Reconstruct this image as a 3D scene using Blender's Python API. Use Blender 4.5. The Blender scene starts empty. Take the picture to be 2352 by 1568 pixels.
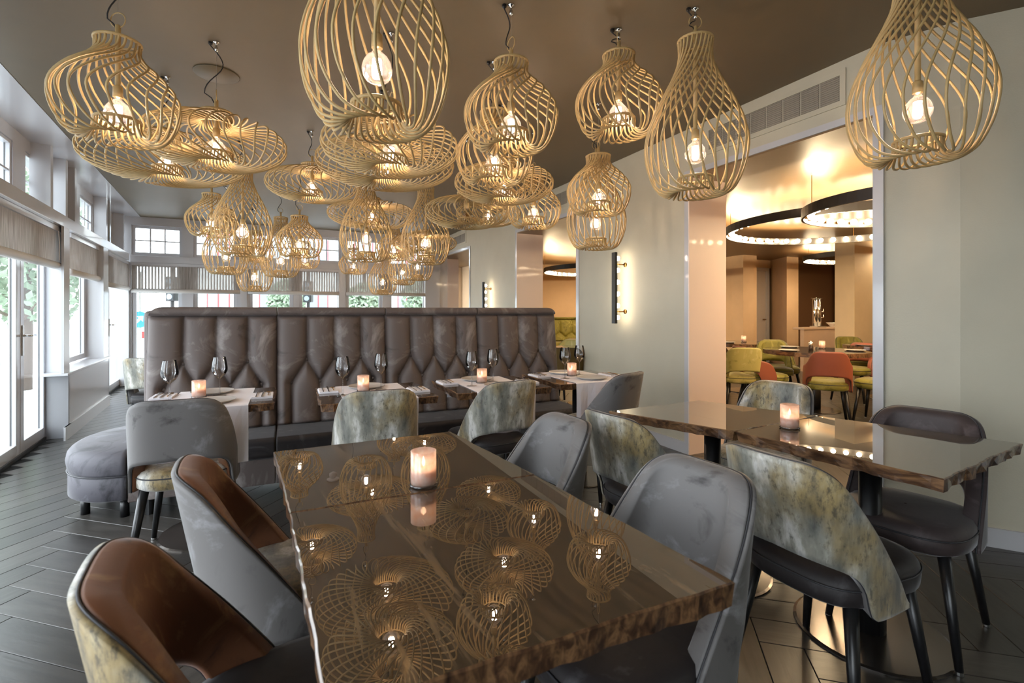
import bpy, bmesh, math, random
from math import sin, cos, pi, radians, sqrt, atan2, hypot
from mathutils import Vector, Matrix
random.seed(7)
C = bpy.context.scene
COL = C.collection
F, CX, HY, EYE, CEIL = 1125.0, 1176.0, 712.0, 1.25, 2.82

# ------------------------------------------------------------ camera, sky, exposure
cam_d = bpy.data.cameras.new('camera'); cam = bpy.data.objects.new('camera', cam_d); COL.objects.link(cam)
cam.location = (0, 0, EYE); cam.rotation_euler = (pi/2, 0, 0)
cam_d.sensor_width = 36.0; cam_d.lens = F/2352*36.0; cam_d.shift_y = -(784-HY)/2352
cam_d.clip_start = 0.05; cam_d.clip_end = 300
cam_d.dof.use_dof = True; cam_d.dof.focus_distance = 3.2; cam_d.dof.aperture_fstop = 4.5
C.camera = cam
world = bpy.data.worlds.new('sky'); C.world = world; world.use_nodes = True
SKY_COL, SKY_STR = (0.86, 0.94, 1.0), 6.3
world.node_tree.nodes['Background'].inputs[0].default_value = (*SKY_COL, 1)
world.node_tree.nodes['Background'].inputs[1].default_value = SKY_STR
C.view_settings.view_transform = 'Standard'; C.view_settings.look = 'None'
C.view_settings.exposure = 0.27; C.view_settings.gamma = 1.0; C.view_settings.use_curve_mapping = False
C.cycles.use_denoising = True
C.cycles.max_bounces = 7; C.cycles.diffuse_bounces = 4; C.cycles.glossy_bounces = 4
C.cycles.transparent_max_bounces = 24; C.cycles.transmission_bounces = 4
C.cycles.sample_clamp_indirect = 4.0; C.cycles.caustics_reflective = False; C.cycles.caustics_refractive = False
PENDANT_W, RING_BULB, SCONCE_E, CANDLE_W = 3.8, 105.0, 30.0, 0.12

# ------------------------------------------------------------ materials
def new_mat(name):
    m = bpy.data.materials.new(name); m.use_nodes = True
    return m, m.node_tree.nodes, m.node_tree.links, m.node_tree.nodes['Principled BSDF']
def srgb(h):
    h = h.lstrip('#'); v = [int(h[i:i+2], 16)/255 for i in (0, 2, 4)]
    return tuple(c/12.92 if c <= .04045 else ((c+.055)/1.055)**2.4 for c in v)
def plain(name, col, rough=.5, metal=0, coat=0, bump=0, bscale=60, var=0, vscale=4, sheen=0):
    m, N, L, P = new_mat(name)
    P.inputs['Base Color'].default_value = (*col, 1); P.inputs['Roughness'].default_value = rough
    P.inputs['Metallic'].default_value = metal; P.inputs['Coat Weight'].default_value = coat
    P.inputs['Coat Roughness'].default_value = .04
    if sheen:
        P.inputs['Sheen Weight'].default_value = sheen; P.inputs['Sheen Roughness'].default_value = .35
    tc = N.new('ShaderNodeTexCoord')
    if var:
        n = N.new('ShaderNodeTexNoise'); n.inputs['Scale'].default_value = vscale; n.inputs['Detail'].default_value = 5
        L.new(tc.outputs['Object'], n.inputs['Vector'])
        r = N.new('ShaderNodeMapRange'); r.inputs[1].default_value = .3; r.inputs[2].default_value = .7
        r.inputs[3].default_value = 1-var; r.inputs[4].default_value = 1+var
        h = N.new('ShaderNodeHueSaturation'); h.inputs['Color'].default_value = (*col, 1)
        L.new(n.outputs['Fac'], r.inputs[0]); L.new(r.outputs[0], h.inputs['Value']); L.new(h.outputs[0], P.inputs['Base Color'])
    if bump:
        n = N.new('ShaderNodeTexNoise'); n.inputs['Scale'].default_value = bscale; n.inputs['Detail'].default_value = 4
        L.new(tc.outputs['Object'], n.inputs['Vector'])
        b = N.new('ShaderNodeBump'); b.inputs['Strength'].default_value = bump; b.inputs['Distance'].default_value = .005
        L.new(n.outputs['Fac'], b.inputs['Height']); L.new(b.outputs[0], P.inputs['Normal'])
    return m
def ramp(N, stops):
    r = N.new('ShaderNodeValToRGB'); e = r.color_ramp.elements
    e[0].position, e[0].color = stops[0][0], (*stops[0][1], 1)
    e[1].position, e[1].color = stops[-1][0], (*stops[-1][1], 1)
    for p, c in stops[1:-1]:
        x = e.new(p); x.color = (*c, 1)
    return r
def velvet(name, dark, mid, light, scale=5.0, sheen=.9):
    m, N, L, P = new_mat(name)
    tc = N.new('ShaderNodeTexCoord')
    n = N.new('ShaderNodeTexNoise'); n.inputs['Scale'].default_value = scale; n.inputs['Detail'].default_value = 6
    n.inputs['Roughness'].default_value = .62; n.inputs['Distortion'].default_value = 1.3
    L.new(tc.outputs['Object'], n.inputs['Vector'])
    r = ramp(N, [(.32, dark), (.44, mid), (.54, mid), (.69, light)])
    L.new(n.outputs['Fac'], r.inputs[0]); L.new(r.outputs[0], P.inputs['Base Color'])
    P.inputs['Roughness'].default_value = .62
    P.inputs['Sheen Weight'].default_value = sheen; P.inputs['Sheen Roughness'].default_value = .3
    P.inputs['Sheen Tint'].default_value = (.97, .98, 1, 1)
    b = N.new('ShaderNodeBump'); b.inputs['Strength'].default_value = .12; b.inputs['Distance'].default_value = .01
    L.new(n.outputs['Fac'], b.inputs['Height']); L.new(b.outputs[0], P.inputs['Normal'])
    return m
def painterly(name, warm=0.0):
    m, N, L, P = new_mat(name)
    tc = N.new('ShaderNodeTexCoord'); mp = N.new('ShaderNodeMapping'); mp.inputs['Scale'].default_value = (1.5, 1.5, .45)
    L.new(tc.outputs['Object'], mp.inputs['Vector'])
    n = N.new('ShaderNodeTexNoise'); n.inputs['Scale'].default_value = 7; n.inputs['Detail'].default_value = 7; n.inputs['Roughness'].default_value = .6
    n2 = N.new('ShaderNodeTexNoise'); n2.inputs['Scale'].default_value = 5; n2.inputs['Detail'].default_value = 5
    mp2 = N.new('ShaderNodeMapping'); mp2.inputs['Location'].default_value = (7, 3, 1); mp2.inputs['Scale'].default_value = (1, 1, .8)
    L.new(tc.outputs['Object'], mp2.inputs['Vector']); L.new(mp2.outputs[0], n2.inputs['Vector']); L.new(mp.outputs[0], n.inputs['Vector'])
    a = ramp(N, [(.30, srgb('3f3f3d')), (.42, srgb('77776f')), (.52, srgb('98958a')), (.60, srgb('cfcdc8')), (.72, srgb('7c7c7b'))])
    g = ramp(N, [(.35, srgb('5c4c2a')), (.52, srgb('9c8450')), (.7, srgb('b9a878'))])
    k = N.new('ShaderNodeMapRange'); k.inputs[1].default_value = .46; k.inputs[2].default_value = .6
    mix = N.new('ShaderNodeMixRGB')
    L.new(n.outputs['Fac'], a.inputs[0]); L.new(n.outputs['Fac'], g.inputs[0]); L.new(n2.outputs['Fac'], k.inputs[0])
    k.inputs[4].default_value = .85
    L.new(k.outputs[0], mix.inputs[0]); L.new(a.outputs[0], mix.inputs[1]); L.new(g.outputs[0], mix.inputs[2])
    s = N.new('ShaderNodeTexNoise'); s.inputs['Scale'].default_value = 55; s.inputs['Detail'].default_value = 6; s.inputs['Roughness'].default_value = .75
    mp3 = N.new('ShaderNodeMapping'); mp3.inputs['Scale'].default_value = (1, 1, .45); L.new(tc.outputs['Object'], mp3.inputs['Vector']); L.new(mp3.outputs[0], s.inputs['Vector'])
    s2 = N.new('ShaderNodeMath'); s2.operation = 'ADD'; L.new(s.outputs['Fac'], s2.inputs[0]); 
    s3 = N.new('ShaderNodeMath'); s3.operation = 'MULTIPLY'; s3.inputs[1].default_value = .35; L.new(n2.outputs['Fac'], s3.inputs[0]); L.new(s3.outputs[0], s2.inputs[1])
    sk = N.new('ShaderNodeMapRange'); sk.inputs[1].default_value = .70; sk.inputs[2].default_value = .84; sk.inputs[4].default_value = .75
    L.new(s2.outputs[0], sk.inputs[0])
    mx = N.new('ShaderNodeMixRGB'); mx.inputs[2].default_value = (*srgb('3c3830'), 1)
    L.new(sk.outputs[0], mx.inputs[0]); L.new(mix.outputs[0], mx.inputs[1]); L.new(mx.outputs[0], P.inputs['Base Color'])
    P.inputs['Roughness'].default_value = .55; P.inputs['Sheen Weight'].default_value = .25
    return m
def wood(name, cols, scale=1.0, rough=.4, coat=0, rot=0, crough=.02, ci=1.5, random_var=0, spec=.5):
    m, N, L, P = new_mat(name)
    tc = N.new('ShaderNodeTexCoord'); mp = N.new('ShaderNodeMapping'); mp.inputs['Scale'].default_value = (9*scale, 1.0*scale, 5*scale)
    m0 = N.new('ShaderNodeMapping'); m0.inputs['Rotation'].default_value = (0, 0, rot)
    L.new(tc.outputs['Object'], m0.inputs['Vector']); L.new(m0.outputs[0], mp.inputs['Vector'])
    n = N.new('ShaderNodeTexNoise'); n.inputs['Scale'].default_value = 3; n.inputs['Detail'].default_value = 8
    n.inputs['Roughness'].default_value = .62; n.inputs['Distortion'].default_value = .6
    L.new(mp.outputs[0], n.inputs['Vector'])
    r = ramp(N, cols); L.new(n.outputs['Fac'], r.inputs[0]); out = r.outputs[0]
    if random_var:
        oi = N.new('ShaderNodeObjectInfo'); k = N.new('ShaderNodeMapRange'); k.inputs[3].default_value = 1-random_var; k.inputs[4].default_value = 1+random_var
        h = N.new('ShaderNodeHueSaturation'); L.new(oi.outputs['Random'], k.inputs[0]); L.new(k.outputs[0], h.inputs['Value']); L.new(out, h.inputs['Color']); out = h.outputs[0]
        ad = N.new('ShaderNodeVectorMath'); ad.operation = 'ADD'; L.new(mp.outputs[0], ad.inputs[0])
        sc = N.new('ShaderNodeMath'); sc.operation = 'MULTIPLY'; sc.inputs[1].default_value = 30; L.new(oi.outputs['Random'], sc.inputs[0])
        L.new(sc.outputs[0], ad.inputs[1]); L.new(ad.outputs[0], n.inputs['Vector'])
    L.new(out, P.inputs['Base Color'])
    P.inputs['Roughness'].default_value = rough; P.inputs['Coat Weight'].default_value = coat
    P.inputs['Specular IOR Level'].default_value = spec; P.inputs['Coat Roughness'].default_value = crough; P.inputs['Coat IOR'].default_value = ci
    b = N.new('ShaderNodeBump'); b.inputs['Strength'].default_value = .25; b.inputs['Distance'].default_value = .002
    L.new(n.outputs['Fac'], b.inputs['Height']); L.new(b.outputs[0], P.inputs['Normal'])
    return m
def clear_glass(name, tint=(1, 1, 1), ior=1.45, extra=0.0):
    m, N, L, P = new_mat(name); N.remove(P)
    out = N['Material Output']; t = N.new('ShaderNodeBsdfTransparent'); t.inputs[0].default_value = (*tint, 1)
    g = N.new('ShaderNodeBsdfGlossy'); g.inputs['Roughness'].default_value = .01
    f = N.new('ShaderNodeFresnel'); f.inputs['IOR'].default_value = ior
    mx = N.new('ShaderNodeMixShader')
    if extra:
        a = N.new('ShaderNodeMath'); a.operation = 'ADD'; a.use_clamp = True; a.inputs[1].default_value = extra
        L.new(f.outputs[0], a.inputs[0]); L.new(a.outputs[0], mx.inputs[0])
    else:
        L.new(f.outputs[0], mx.inputs[0])
    L.new(t.outputs[0], mx.inputs[1]); L.new(g.outputs[0], mx.inputs[2]); L.new(mx.outputs[0], out.inputs[0])
    return m
def emissive(name, col, s):
    m, N, L, P = new_mat(name)
    P.inputs['Base Color'].default_value = (*col, 1)
    P.inputs['Emission Color'].default_value = (*col, 1); P.inputs['Emission Strength'].default_value = s
    return m
def blind_mat(name, along, open_):
    # woven reed blind: fine bars with gaps one can see through
    m, N, L, P = new_mat(name); out = N['Material Output']
    tc = N.new('ShaderNodeTexCoord'); sp = N.new('ShaderNodeSeparateXYZ'); L.new(tc.outputs['Object'], sp.inputs[0])
    def stripes(axis, freq, lo, hi, wob=.0):
        mu = N.new('ShaderNodeMath'); mu.operation = 'MULTIPLY'; mu.inputs[1].default_value = freq; L.new(sp.outputs[axis], mu.inputs[0])
        si = N.new('ShaderNodeMath'); si.operation = 'SINE'; L.new(mu.outputs[0], si.inputs[0])
        k = N.new('ShaderNodeMapRange'); k.inputs[1].default_value = lo; k.inputs[2].default_value = hi; L.new(si.outputs[0], k.inputs[0])
        return k.outputs[0]
    a = stripes('X', 2*pi/(.045 if along else .022), -.5, .3); b = stripes('Z', 2*pi/.009, -.9, -.3)
    mxx = N.new('ShaderNodeMath'); mxx.operation = 'MAXIMUM'; L.new(a, mxx.inputs[0]); L.new(b, mxx.inputs[1])
    k = N.new('ShaderNodeMapRange'); k.inputs[3].default_value = 1-open_; k.inputs[4].default_value = .995; L.new((a if along else mxx.outputs[0]), k.inputs[0])
    n = N.new('ShaderNodeTexNoise'); n.inputs['Scale'].default_value = 30; n.inputs['Detail'].default_value = 4
    mp = N.new('ShaderNodeMapping'); mp.inputs['Scale'].default_value = (4, 1, .15); L.new(tc.outputs['Object'], mp.inputs['Vector']); L.new(mp.outputs[0], n.inputs['Vector'])
    r = ramp(N, [(.3, srgb('7d7570')), (.7, srgb('b9b1aa'))]); L.new(n.outputs['Fac'], r.inputs[0])
    d = N.new('ShaderNodeBsdfDiffuse'); L.new(r.outputs[0], d.inputs[0])
    tl = N.new('ShaderNodeBsdfTranslucent'); L.new(r.outputs[0], tl.inputs[0])
    m1 = N.new('ShaderNodeMixShader'); m1.inputs[0].default_value = .14; L.new(d.outputs[0], m1.inputs[1]); L.new(tl.outputs[0], m1.inputs[2])
    t = N.new('ShaderNodeBsdfTransparent'); m2 = N.new('ShaderNodeMixShader')
    L.new(k.outputs[0], m2.inputs[0]); L.new(t.outputs[0], m2.inputs[1]); L.new(m1.outputs[0], m2.inputs[2]); L.new(m2.outputs[0], out.inputs[0])
    return m
def candle_glass(name):
    m, N, L, P = new_mat(name); out = N['Material Output']; N.remove(P)
    tc = N.new('ShaderNodeTexCoord'); n = N.new('ShaderNodeTexNoise'); n.inputs['Scale'].default_value = 40; L.new(tc.outputs['Object'], n.inputs['Vector'])
    r = ramp(N, [(.35, srgb('ecc9b6')), (.7, srgb('fbeee6'))]); L.new(n.outputs['Fac'], r.inputs[0])
    t = N.new('ShaderNodeBsdfTranslucent'); L.new(r.outputs[0], t.inputs[0])
    tr = N.new('ShaderNodeBsdfTransparent'); tr.inputs[0].default_value = (1, .92, .88, 1)
    d = N.new('ShaderNodeBsdfDiffuse'); L.new(r.outputs[0], d.inputs[0])
    g = N.new('ShaderNodeBsdfGlossy'); g.inputs['Roughness'].default_value = .08
    a = N.new('ShaderNodeMixShader'); a.inputs[0].default_value = .35; L.new(t.outputs[0], a.inputs[1]); L.new(tr.outputs[0], a.inputs[2])
    b = N.new('ShaderNodeMixShader'); b.inputs[0].default_value = .3; L.new(a.outputs[0], b.inputs[1]); L.new(d.outputs[0], b.inputs[2])
    c = N.new('ShaderNodeMixShader'); c.inputs[0].default_value = .08; L.new(b.outputs[0], c.inputs[1]); L.new(g.outputs[0], c.inputs[2]); L.new(c.outputs[0], out.inputs[0])
    return m
M = {}
M['wall'] = plain('sage wall paint', srgb('bdb7a4'), .6, bump=.15, bscale=120, var=.03)
M['white'] = plain('white gloss paint', srgb('c3c3c7'), .22, coat=.3)
M['whitematt'] = plain('white wall paint', srgb('cfc8c4'), .45)
M['jamb'] = plain('gloss blush lining', srgb('ecd9cc'), .38, coat=.15)
M['tan'] = plain('warm plaster', srgb('d8b995'), .6, bump=.1, bscale=100, var=.04)
M['cream'] = plain('cream plaster', srgb('dcc49e'), .6, var=.04)
M['ceil'] = plain('taupe ceiling paint', srgb('655842'), .5, bump=.2, bscale=6, var=.03)
M['goldceil'] = plain('bronze ceiling paint', srgb('7c6242'), .36, bump=.2, bscale=8, var=.03)
M['rattan'] = plain('rattan cane', srgb('b99c69'), .5, var=.12, vscale=25)
M['cable'] = plain('black braided cable', (.012, .012, .014), .6, bump=.6, bscale=400)
M['black'] = plain('black lacquer', (.008, .008, .009), .32)
M['disc'] = plain('dark polished foot', (.16,.14,.125), .22, .9)
M['pouf'] = velvet('slate velvet', srgb('25242a'), srgb('514f56'), srgb('8d8f99'), 3.0, .3)
M['steel'] = plain('brushed steel', (.55, .54, .52), .3, 1)
M['chrome'] = plain('chrome', (.8, .8, .8), .08, 1)
M['brass'] = plain('aged brass', srgb('9c7440'), .3, 1)
M['copper'] = plain('copper socket', srgb('b07a4c'), .35, .3)
M['greyvel'] = velvet('grey velvet', srgb('332f2f'), srgb('6a6766'), srgb('9b9b9f'), 3.4, .35)
M['booth'] = velvet('booth velvet', srgb('2c2422'), srgb('5a504d'), srgb('8a8380'), 2.6, .3)
M['seatvel'] = velvet('dark seat velvet', srgb('131011'), srgb('262122'), srgb('4d4a4d'), 5.0, .2)
M['darkvel'] = velvet('dark brown velvet', srgb('241d1d'), srgb('3a3030'), srgb('54494a'), 5.0, .3)
M['print'] = painterly('brushed gold and grey fabric')
M['rust'] = velvet('tawny fabric', srgb('3a2014'), srgb('6c4228'), srgb('94704a'), 5.0, .3)
M['piping'] = plain('black piping', (.03, .03, .035), .5)
M['olive'] = velvet('olive velvet', srgb('545016'), srgb('7e7830'), srgb('a59c50'), 6, .4)
M['lime'] = velvet('pale green velvet', srgb('8f8a48'), srgb('b4ab66'), srgb('cfc68c'), 6, .3)
M['terra'] = plain('terracotta leather', srgb('8f4f3a'), .45, bump=.15, bscale=200, var=.05)
M['stripe'] = plain('straw fabric', srgb('b59b62'), .7, var=.06, vscale=20)
M['white_cloth'] = plain('white linen', srgb('e4e1e6'), .8, bump=.1, bscale=300)
M['plate'] = plain('grey stoneware', srgb('b7b1ab'), .3)
M['table'] = wood('resin coated dark wood', [(.30, srgb('0c0705')), (.40, srgb('2a1d15')), (.48, srgb('41301f')), (.55, srgb('150e09')), (.66, srgb('5f4b35'))], .85, .55, 1.0, radians(-30), .0, 2.1, spec=.15)
M['tedge'] = wood('live edge wood', [(.3, srgb('170d07')), (.45, srgb('4a3120')), (.6, srgb('7d5c3d')), (.75, srgb('2f1e12'))], 2.0, .4, .7, radians(-30), .03)
M['floor'] = wood('dark oak plank', [(.25, srgb('282725')), (.5, srgb('3a3734')), (.8, srgb('484542'))], 1.2, .29, 0, 0, random_var=.28)
M['gap'] = plain('floor bed', (.006, .006, .006), .8)
M['pane'] = clear_glass('window pane', (.97, 1, 1), 1.45)
M['bulb'] = clear_glass('bulb glass', (1, .95, .93), 1.45, .06)
_m = M['bulb'].node_tree; _o = _m.nodes['Material Output']; _s = _o.inputs[0].links[0].from_socket   # slight translucence added so the bulb glass glows around the filament
_t = _m.nodes.new('ShaderNodeBsdfTranslucent'); _t.inputs[0].default_value = (1, .86, .8, 1); _x = _m.nodes.new('ShaderNodeMixShader'); _x.inputs[0].default_value = .022
_m.links.new(_s, _x.inputs[1]); _m.links.new(_t.outputs[0], _x.inputs[2]); _m.links.new(_x.outputs[0], _o.inputs[0])
M['wine'] = clear_glass('wine glass', (.995, .995, 1), 1.5, .03)
M['cglass'] = candle_glass('frosted candle glass')
M['wax'] = plain('candle wax', srgb('f0dcc0'), .5)
M['filament'] = emissive('glowing filament', (1, .80, .60), 160)
M['ringbulb'] = emissive('ring bulb', (1, .76, .46), RING_BULB)
M['sbulb'] = emissive('sconce bulb', (1, .84, .62), SCONCE_E)
M['flame'] = emissive('candle flame', (1, .7, .4), 60)
M['offbulb'] = plain('unlit bulb glass', (.5, .45, .4), .1, .3)
M['blind_l'] = blind_mat('woven blind side', False, .10)
M['blind_b'] = blind_mat('woven blind back', True, .17)
M['blindbar'] = plain('blind roll', srgb('d6d2cd'), .6, bump=.4, bscale=200)
M['vent'] = plain('grey vent mesh', srgb('8d867a'), .5)
M['gold'] = plain('gold seal', (.6, .45, .2), .4, 1)
M['paving'] = plain('pale paving', srgb('c9c9c9'), .8, var=.05, vscale=1)
M['hedge'] = plain('hedge leaves', srgb('93a48c'), .8, var=.2, vscale=8)
M['bark'] = plain('bark', srgb('6b5c50'), .9)
M['facade'] = plain('pale facade', srgb('e6e6e2'), .8, var=.03)
M['facade2'] = plain('cream facade', srgb('d9d3c4'), .8, var=.03)
M['roof'] = plain('brown roof', srgb('8a6f60'), .8)
M['redframe'] = plain('red window frame', srgb('8d4a4a'), .6)
M['greyglass'] = plain('far window glass', srgb('7f8f9c'), .1)
M['asphalt'] = plain('asphalt', srgb('8f9399'), .9)
M['car'] = plain('silver car paint', srgb('9aa3ac'), .25, .4, coat=.5)
M['signblue'] = plain('sign blue', srgb('2f8ab0'), .4)
M['signwhite'] = plain('sign white', srgb('eeeeee'), .4)
M['red'] = plain('barrier red', srgb('c0302c'), .5)
M['marble'] = plain('cream marble', srgb('cdb39c'), .3, var=.08, vscale=3)
M['tile'] = plain('glazed brown tile', srgb('6d5c42'), .25)
M['niche'] = plain('brown niche paint', srgb('5e4129'), .5)
M['slate'] = plain('dark grey metal', srgb('2c2a29'), .4, .2)
M['pepper'] = plain('dark mill wood', srgb('2a1a12'), .3)

# ------------------------------------------------------------ mesh builder
class MB:
    def __init__(s): s.v = []; s.f = []
    def add(s, vs, fs):
        o = len(s.v); s.v += [tuple(p) for p in vs]; s.f += [tuple(i+o for i in f) for f in fs]; return s
    def box(s, x0, x1, y0, y1, z0, z1):
        return s.add([(x0,y0,z0),(x1,y0,z0),(x1,y1,z0),(x0,y1,z0),(x0,y0,z1),(x1,y0,z1),(x1,y1,z1),(x0,y1,z1)],
                     [(0,3,2,1),(4,5,6,7),(0,1,5,4),(1,2,6,5),(2,3,7,6),(3,0,4,7)])
    def prism(s, pts, z0, z1):
        n = len(pts); A = sum(pts[i][0]*pts[(i+1)%n][1]-pts[(i+1)%n][0]*pts[i][1] for i in range(n))
        if A < 0: pts = pts[::-1]
        return s.add([(x,y,z0) for x,y in pts]+[(x,y,z1) for x,y in pts],
                     [tuple(range(n-1,-1,-1)), tuple(range(n,2*n))]+[(i,(i+1)%n,n+(i+1)%n,n+i) for i in range(n)])
    def lathe(s, prof, n=20, cx=0, cy=0, cap=True):
        vs = []; fs = []
        for r, z in prof:
            for k in range(n): a = 2*pi*k/n; vs.append((cx+r*cos(a), cy+r*sin(a), z))
        for i in range(len(prof)-1):
            for k in range(n):
                a = i*n+k; b = i*n+(k+1)%n; fs.append((a, b, b+n, a+n))
        if cap:
            if prof[0][0] > 1e-4: fs.append(tuple(range(n-1,-1,-1)))
            if prof[-1][0] > 1e-4: fs.append(tuple(range((len(prof)-1)*n, len(prof)*n)))
        return s.add(vs, fs)
    def tube(s, path, r, n=6, closed=False):
        path = [Vector(p) for p in path]; m = len(path); vs = []; fs = []; up = None
        rs = r if isinstance(r, (list, tuple)) else [r]*m
        for i, p in enumerate(path):
            if closed: t = path[(i+1)%m]-path[i-1]
            else: t = path[min(i+1, m-1)]-path[max(i-1, 0)]
            t.normalize()
            if up is None:
                up = Vector((0,0,1)) if abs(t.z) < .9 else Vector((1,0,0))
            up = (up - t*up.dot(t)); 
            if up.length < 1e-6: up = t.orthogonal()
            up.normalize(); q = t.cross(up)
            for k in range(n):
                a = 2*pi*k/n; vs.append(p + (up*cos(a)+q*sin(a))*rs[i])
        for i in range(m if closed else m-1):
            for k in range(n):
                a = i*n+k; b = i*n+(k+1)%n; c = ((i+1)%m)*n
                fs.append((a, b, c+(k+1)%n, c+k))
        if not closed: fs += [tuple(range(n-1,-1,-1)), tuple(range((m-1)*n, m*n))]
        return s.add(vs, fs)
    def sphere(s, c, r, n=12, sz=1.0):
        return s.lathe([(r*sin(pi*i/n)+1e-5*(i in (0,n)), c[2]-r*sz*cos(pi*i/n)) for i in range(n+1)], n+4, c[0], c[1], False)
    def grid(s, P, nu, nv, closed_u=False):
        vs = [P(i, j) for j in range(nv) for i in range(nu)]; fs = []
        for j in range(nv-1):
            for i in range(nu if closed_u else nu-1):
                a = j*nu+i; b = j*nu+(i+1)%nu; fs.append((a, b, b+nu, a+nu))
        return s.add(vs, fs)
    def mesh(s, name, mat, smooth=False):
        me = bpy.data.meshes.new(name); me.from_pydata(s.v, [], s.f)
        for mm in (mat if isinstance(mat, (list, tuple)) else [mat]): me.materials.append(M[mm])
        me.update()
        if smooth: me.shade_smooth()
        return me
def put(name, mesh, parent=None, loc=(0,0,0), rz=0, rot=None):
    o = bpy.data.objects.new(name, mesh); COL.objects.link(o)
    o.parent = parent; o.location = loc; o.rotation_euler = rot or (0, 0, rz)
    return o
def mk(name, mb, mat, parent=None, loc=(0,0,0), rz=0, smooth=False, bevel=0, rot=None, seg=2):
    o = put(name, mb.mesh(name, mat, smooth), parent, loc, rz, rot)
    if bevel:
        b = o.modifiers.new('bevel', 'BEVEL'); b.width = bevel; b.segments = seg; b.limit_method = 'ANGLE'
        b.angle_limit = radians(40)
        o.data.shade_smooth(); 
        w = o.modifiers.new('wn', 'WEIGHTED_NORMAL'); w.keep_sharp = True
    return o
def tag(o, label, cat, group=None):
    o['label'] = label; o['category'] = cat
    if group: o['group'] = group
    return o
def thing(name, label, cat, loc=(0,0,0), rz=0, group=None):
    o = bpy.data.objects.new(name, None); COL.objects.link(o); o.location = loc; o.rotation_euler = (0,0,rz)
    o.empty_display_size = .1
    return tag(o, label, cat, group)
def struct(o): o['kind'] = 'structure'; return o
def stuff(o): o['kind'] = 'stuff'; return o
def dup(root, loc, rz, label, group=None, parent=None):
    r = root.copy(); COL.objects.link(r); r.location = loc; r.rotation_euler = (0,0,rz)
    if label: r['label'] = label
    if group: r['group'] = group
    for ch in list(root.children):
        c = ch.copy(); COL.objects.link(c); c.parent = r
        for g in ch.children:
            d = g.copy(); COL.objects.link(d); d.parent = c
    return r
def catmull(P, per):
    out = []
    for i in range(len(P)-1):
        p0, p1, p2, p3 = P[max(i-1,0)], P[i], P[i+1], P[min(i+2,len(P)-1)]
        for k in range(per):
            t = k/per
            out.append(tuple(.5*((2*b)+(-a+c)*t+(2*a-5*b+4*c-d)*t*t+(-a+3*b-3*c+d)*t**3) for a,b,c,d in zip(p0,p1,p2,p3)))
    out.append(tuple(P[-1])); return out
def at(u, v, z=0.75):           # point of a horizontal plane seen at a pixel of the photograph
    d = (EYE-z)*F/(v-HY); return ((u-CX)/F*d, d)
def ray(u): return (u-CX)/F
# ------------------------------------------------------------ the room: right wall frame
PA = Vector((-.4250, .9052)); PP = Vector((.9052, .4250)); OW = Vector((3.526, 0))
def W(s, t=0): p = OW+PA*s+PP*t; return (p.x, p.y)          # s along the wall, t into the wall
def sw(u): q = ray(u); return (3.526/(q+.4695))/.9052
WT = .42; LINT = 2.41
s2019, s1578, s1330, s1185, s1082, s1009 = [sw(u) for u in (2012, 1583, 1326, 1188, 1079, 1011)]
SEND = sw(985)
ANG = atan2(PA.y, PA.x)
def wbox(mb, s0, s1, t0, t1, z0, z1):
    return mb.prism([W(s0,t0), W(s1,t0), W(s1,t1), W(s0,t1)], z0, z1)
wr = MB()
wbox(wr, sw(2019), s2019, 0, WT, 0, CEIL); wbox(wr, s1578, s1330, 0, WT, 0, CEIL); wbox(wr, s1185, s1082, 0, WT, 0, CEIL)
wbox(wr, s1009, SEND+.6, 0, WT, 0, CEIL)
for a, b in ((s2019, s1578), (s1330, s1185), (s1082, s1009)): wbox(wr, a, b, 0, WT, LINT, CEIL)
wall_right = struct(mk('wall_right', wr, 'wall'))
# the near end of the wall bends towards the viewer
bend = [W(sw(2019)), (2.43, 2.655), (2.72, 2.50), (3.6, 2.25), (4.6, 1.9)]
wb = MB()
out = [W(sw(2019), WT), (2.75, 2.95), (3.0, 2.85), (3.8, 2.65), (4.8, 2.3)]
for i in range(4): wb.prism([bend[i], bend[i+1], out[i+1], out[i]], 0, CEIL)
struct(mk('wall_right_bend', wb, 'wall'))
bb = MB()
for i in range(4):
    a, b = Vector(bend[i]), Vector(bend[i+1]); n = Vector(((b-a).y, -(b-a).x)).normalized()*-.015
    if n.dot(Vector((-1,-.6))) < 0: n = -n
    bb.prism([a, b, b+n, a+n], 0, .10)
struct(mk('baseboard_right', bb, 'white'))
bb = MB()
for a, b in ((s1578, s1330), (s1185, s1082)): wbox(bb, a, b, -.015, 0, 0, .10)
struct(mk('baseboard_middle', bb, 'white'))
# blush lacquered linings and white trims of the three openings
for i, (a, b) in enumerate(((s2019, s1578), (s1330, s1185), (s1082, s1009))):
    t = MB(); w = .045
    wbox(t, a-w, a, -.012, .0, 0, LINT+w); wbox(t, b, b+w, -.012, .0, 0, LINT+w); wbox(t, a, b, -.012, .0, LINT, LINT+w)
    wbox(t, a, a+.012, -.012, WT+.01, 0, LINT)
    struct(mk('trim_%d' % (i+1), t, 'white'))
    j = MB(); wbox(j, b-.012, b, -.012, WT+.01, 0, LINT)
    struct(mk('trim_%d' % (i+4), j, 'jamb'))
    j = MB(); wbox(j, a, b, 0, WT, LINT-.012, LINT); struct(mk('trim_%d' % (i+7), j, 'goldceil'))

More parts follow.
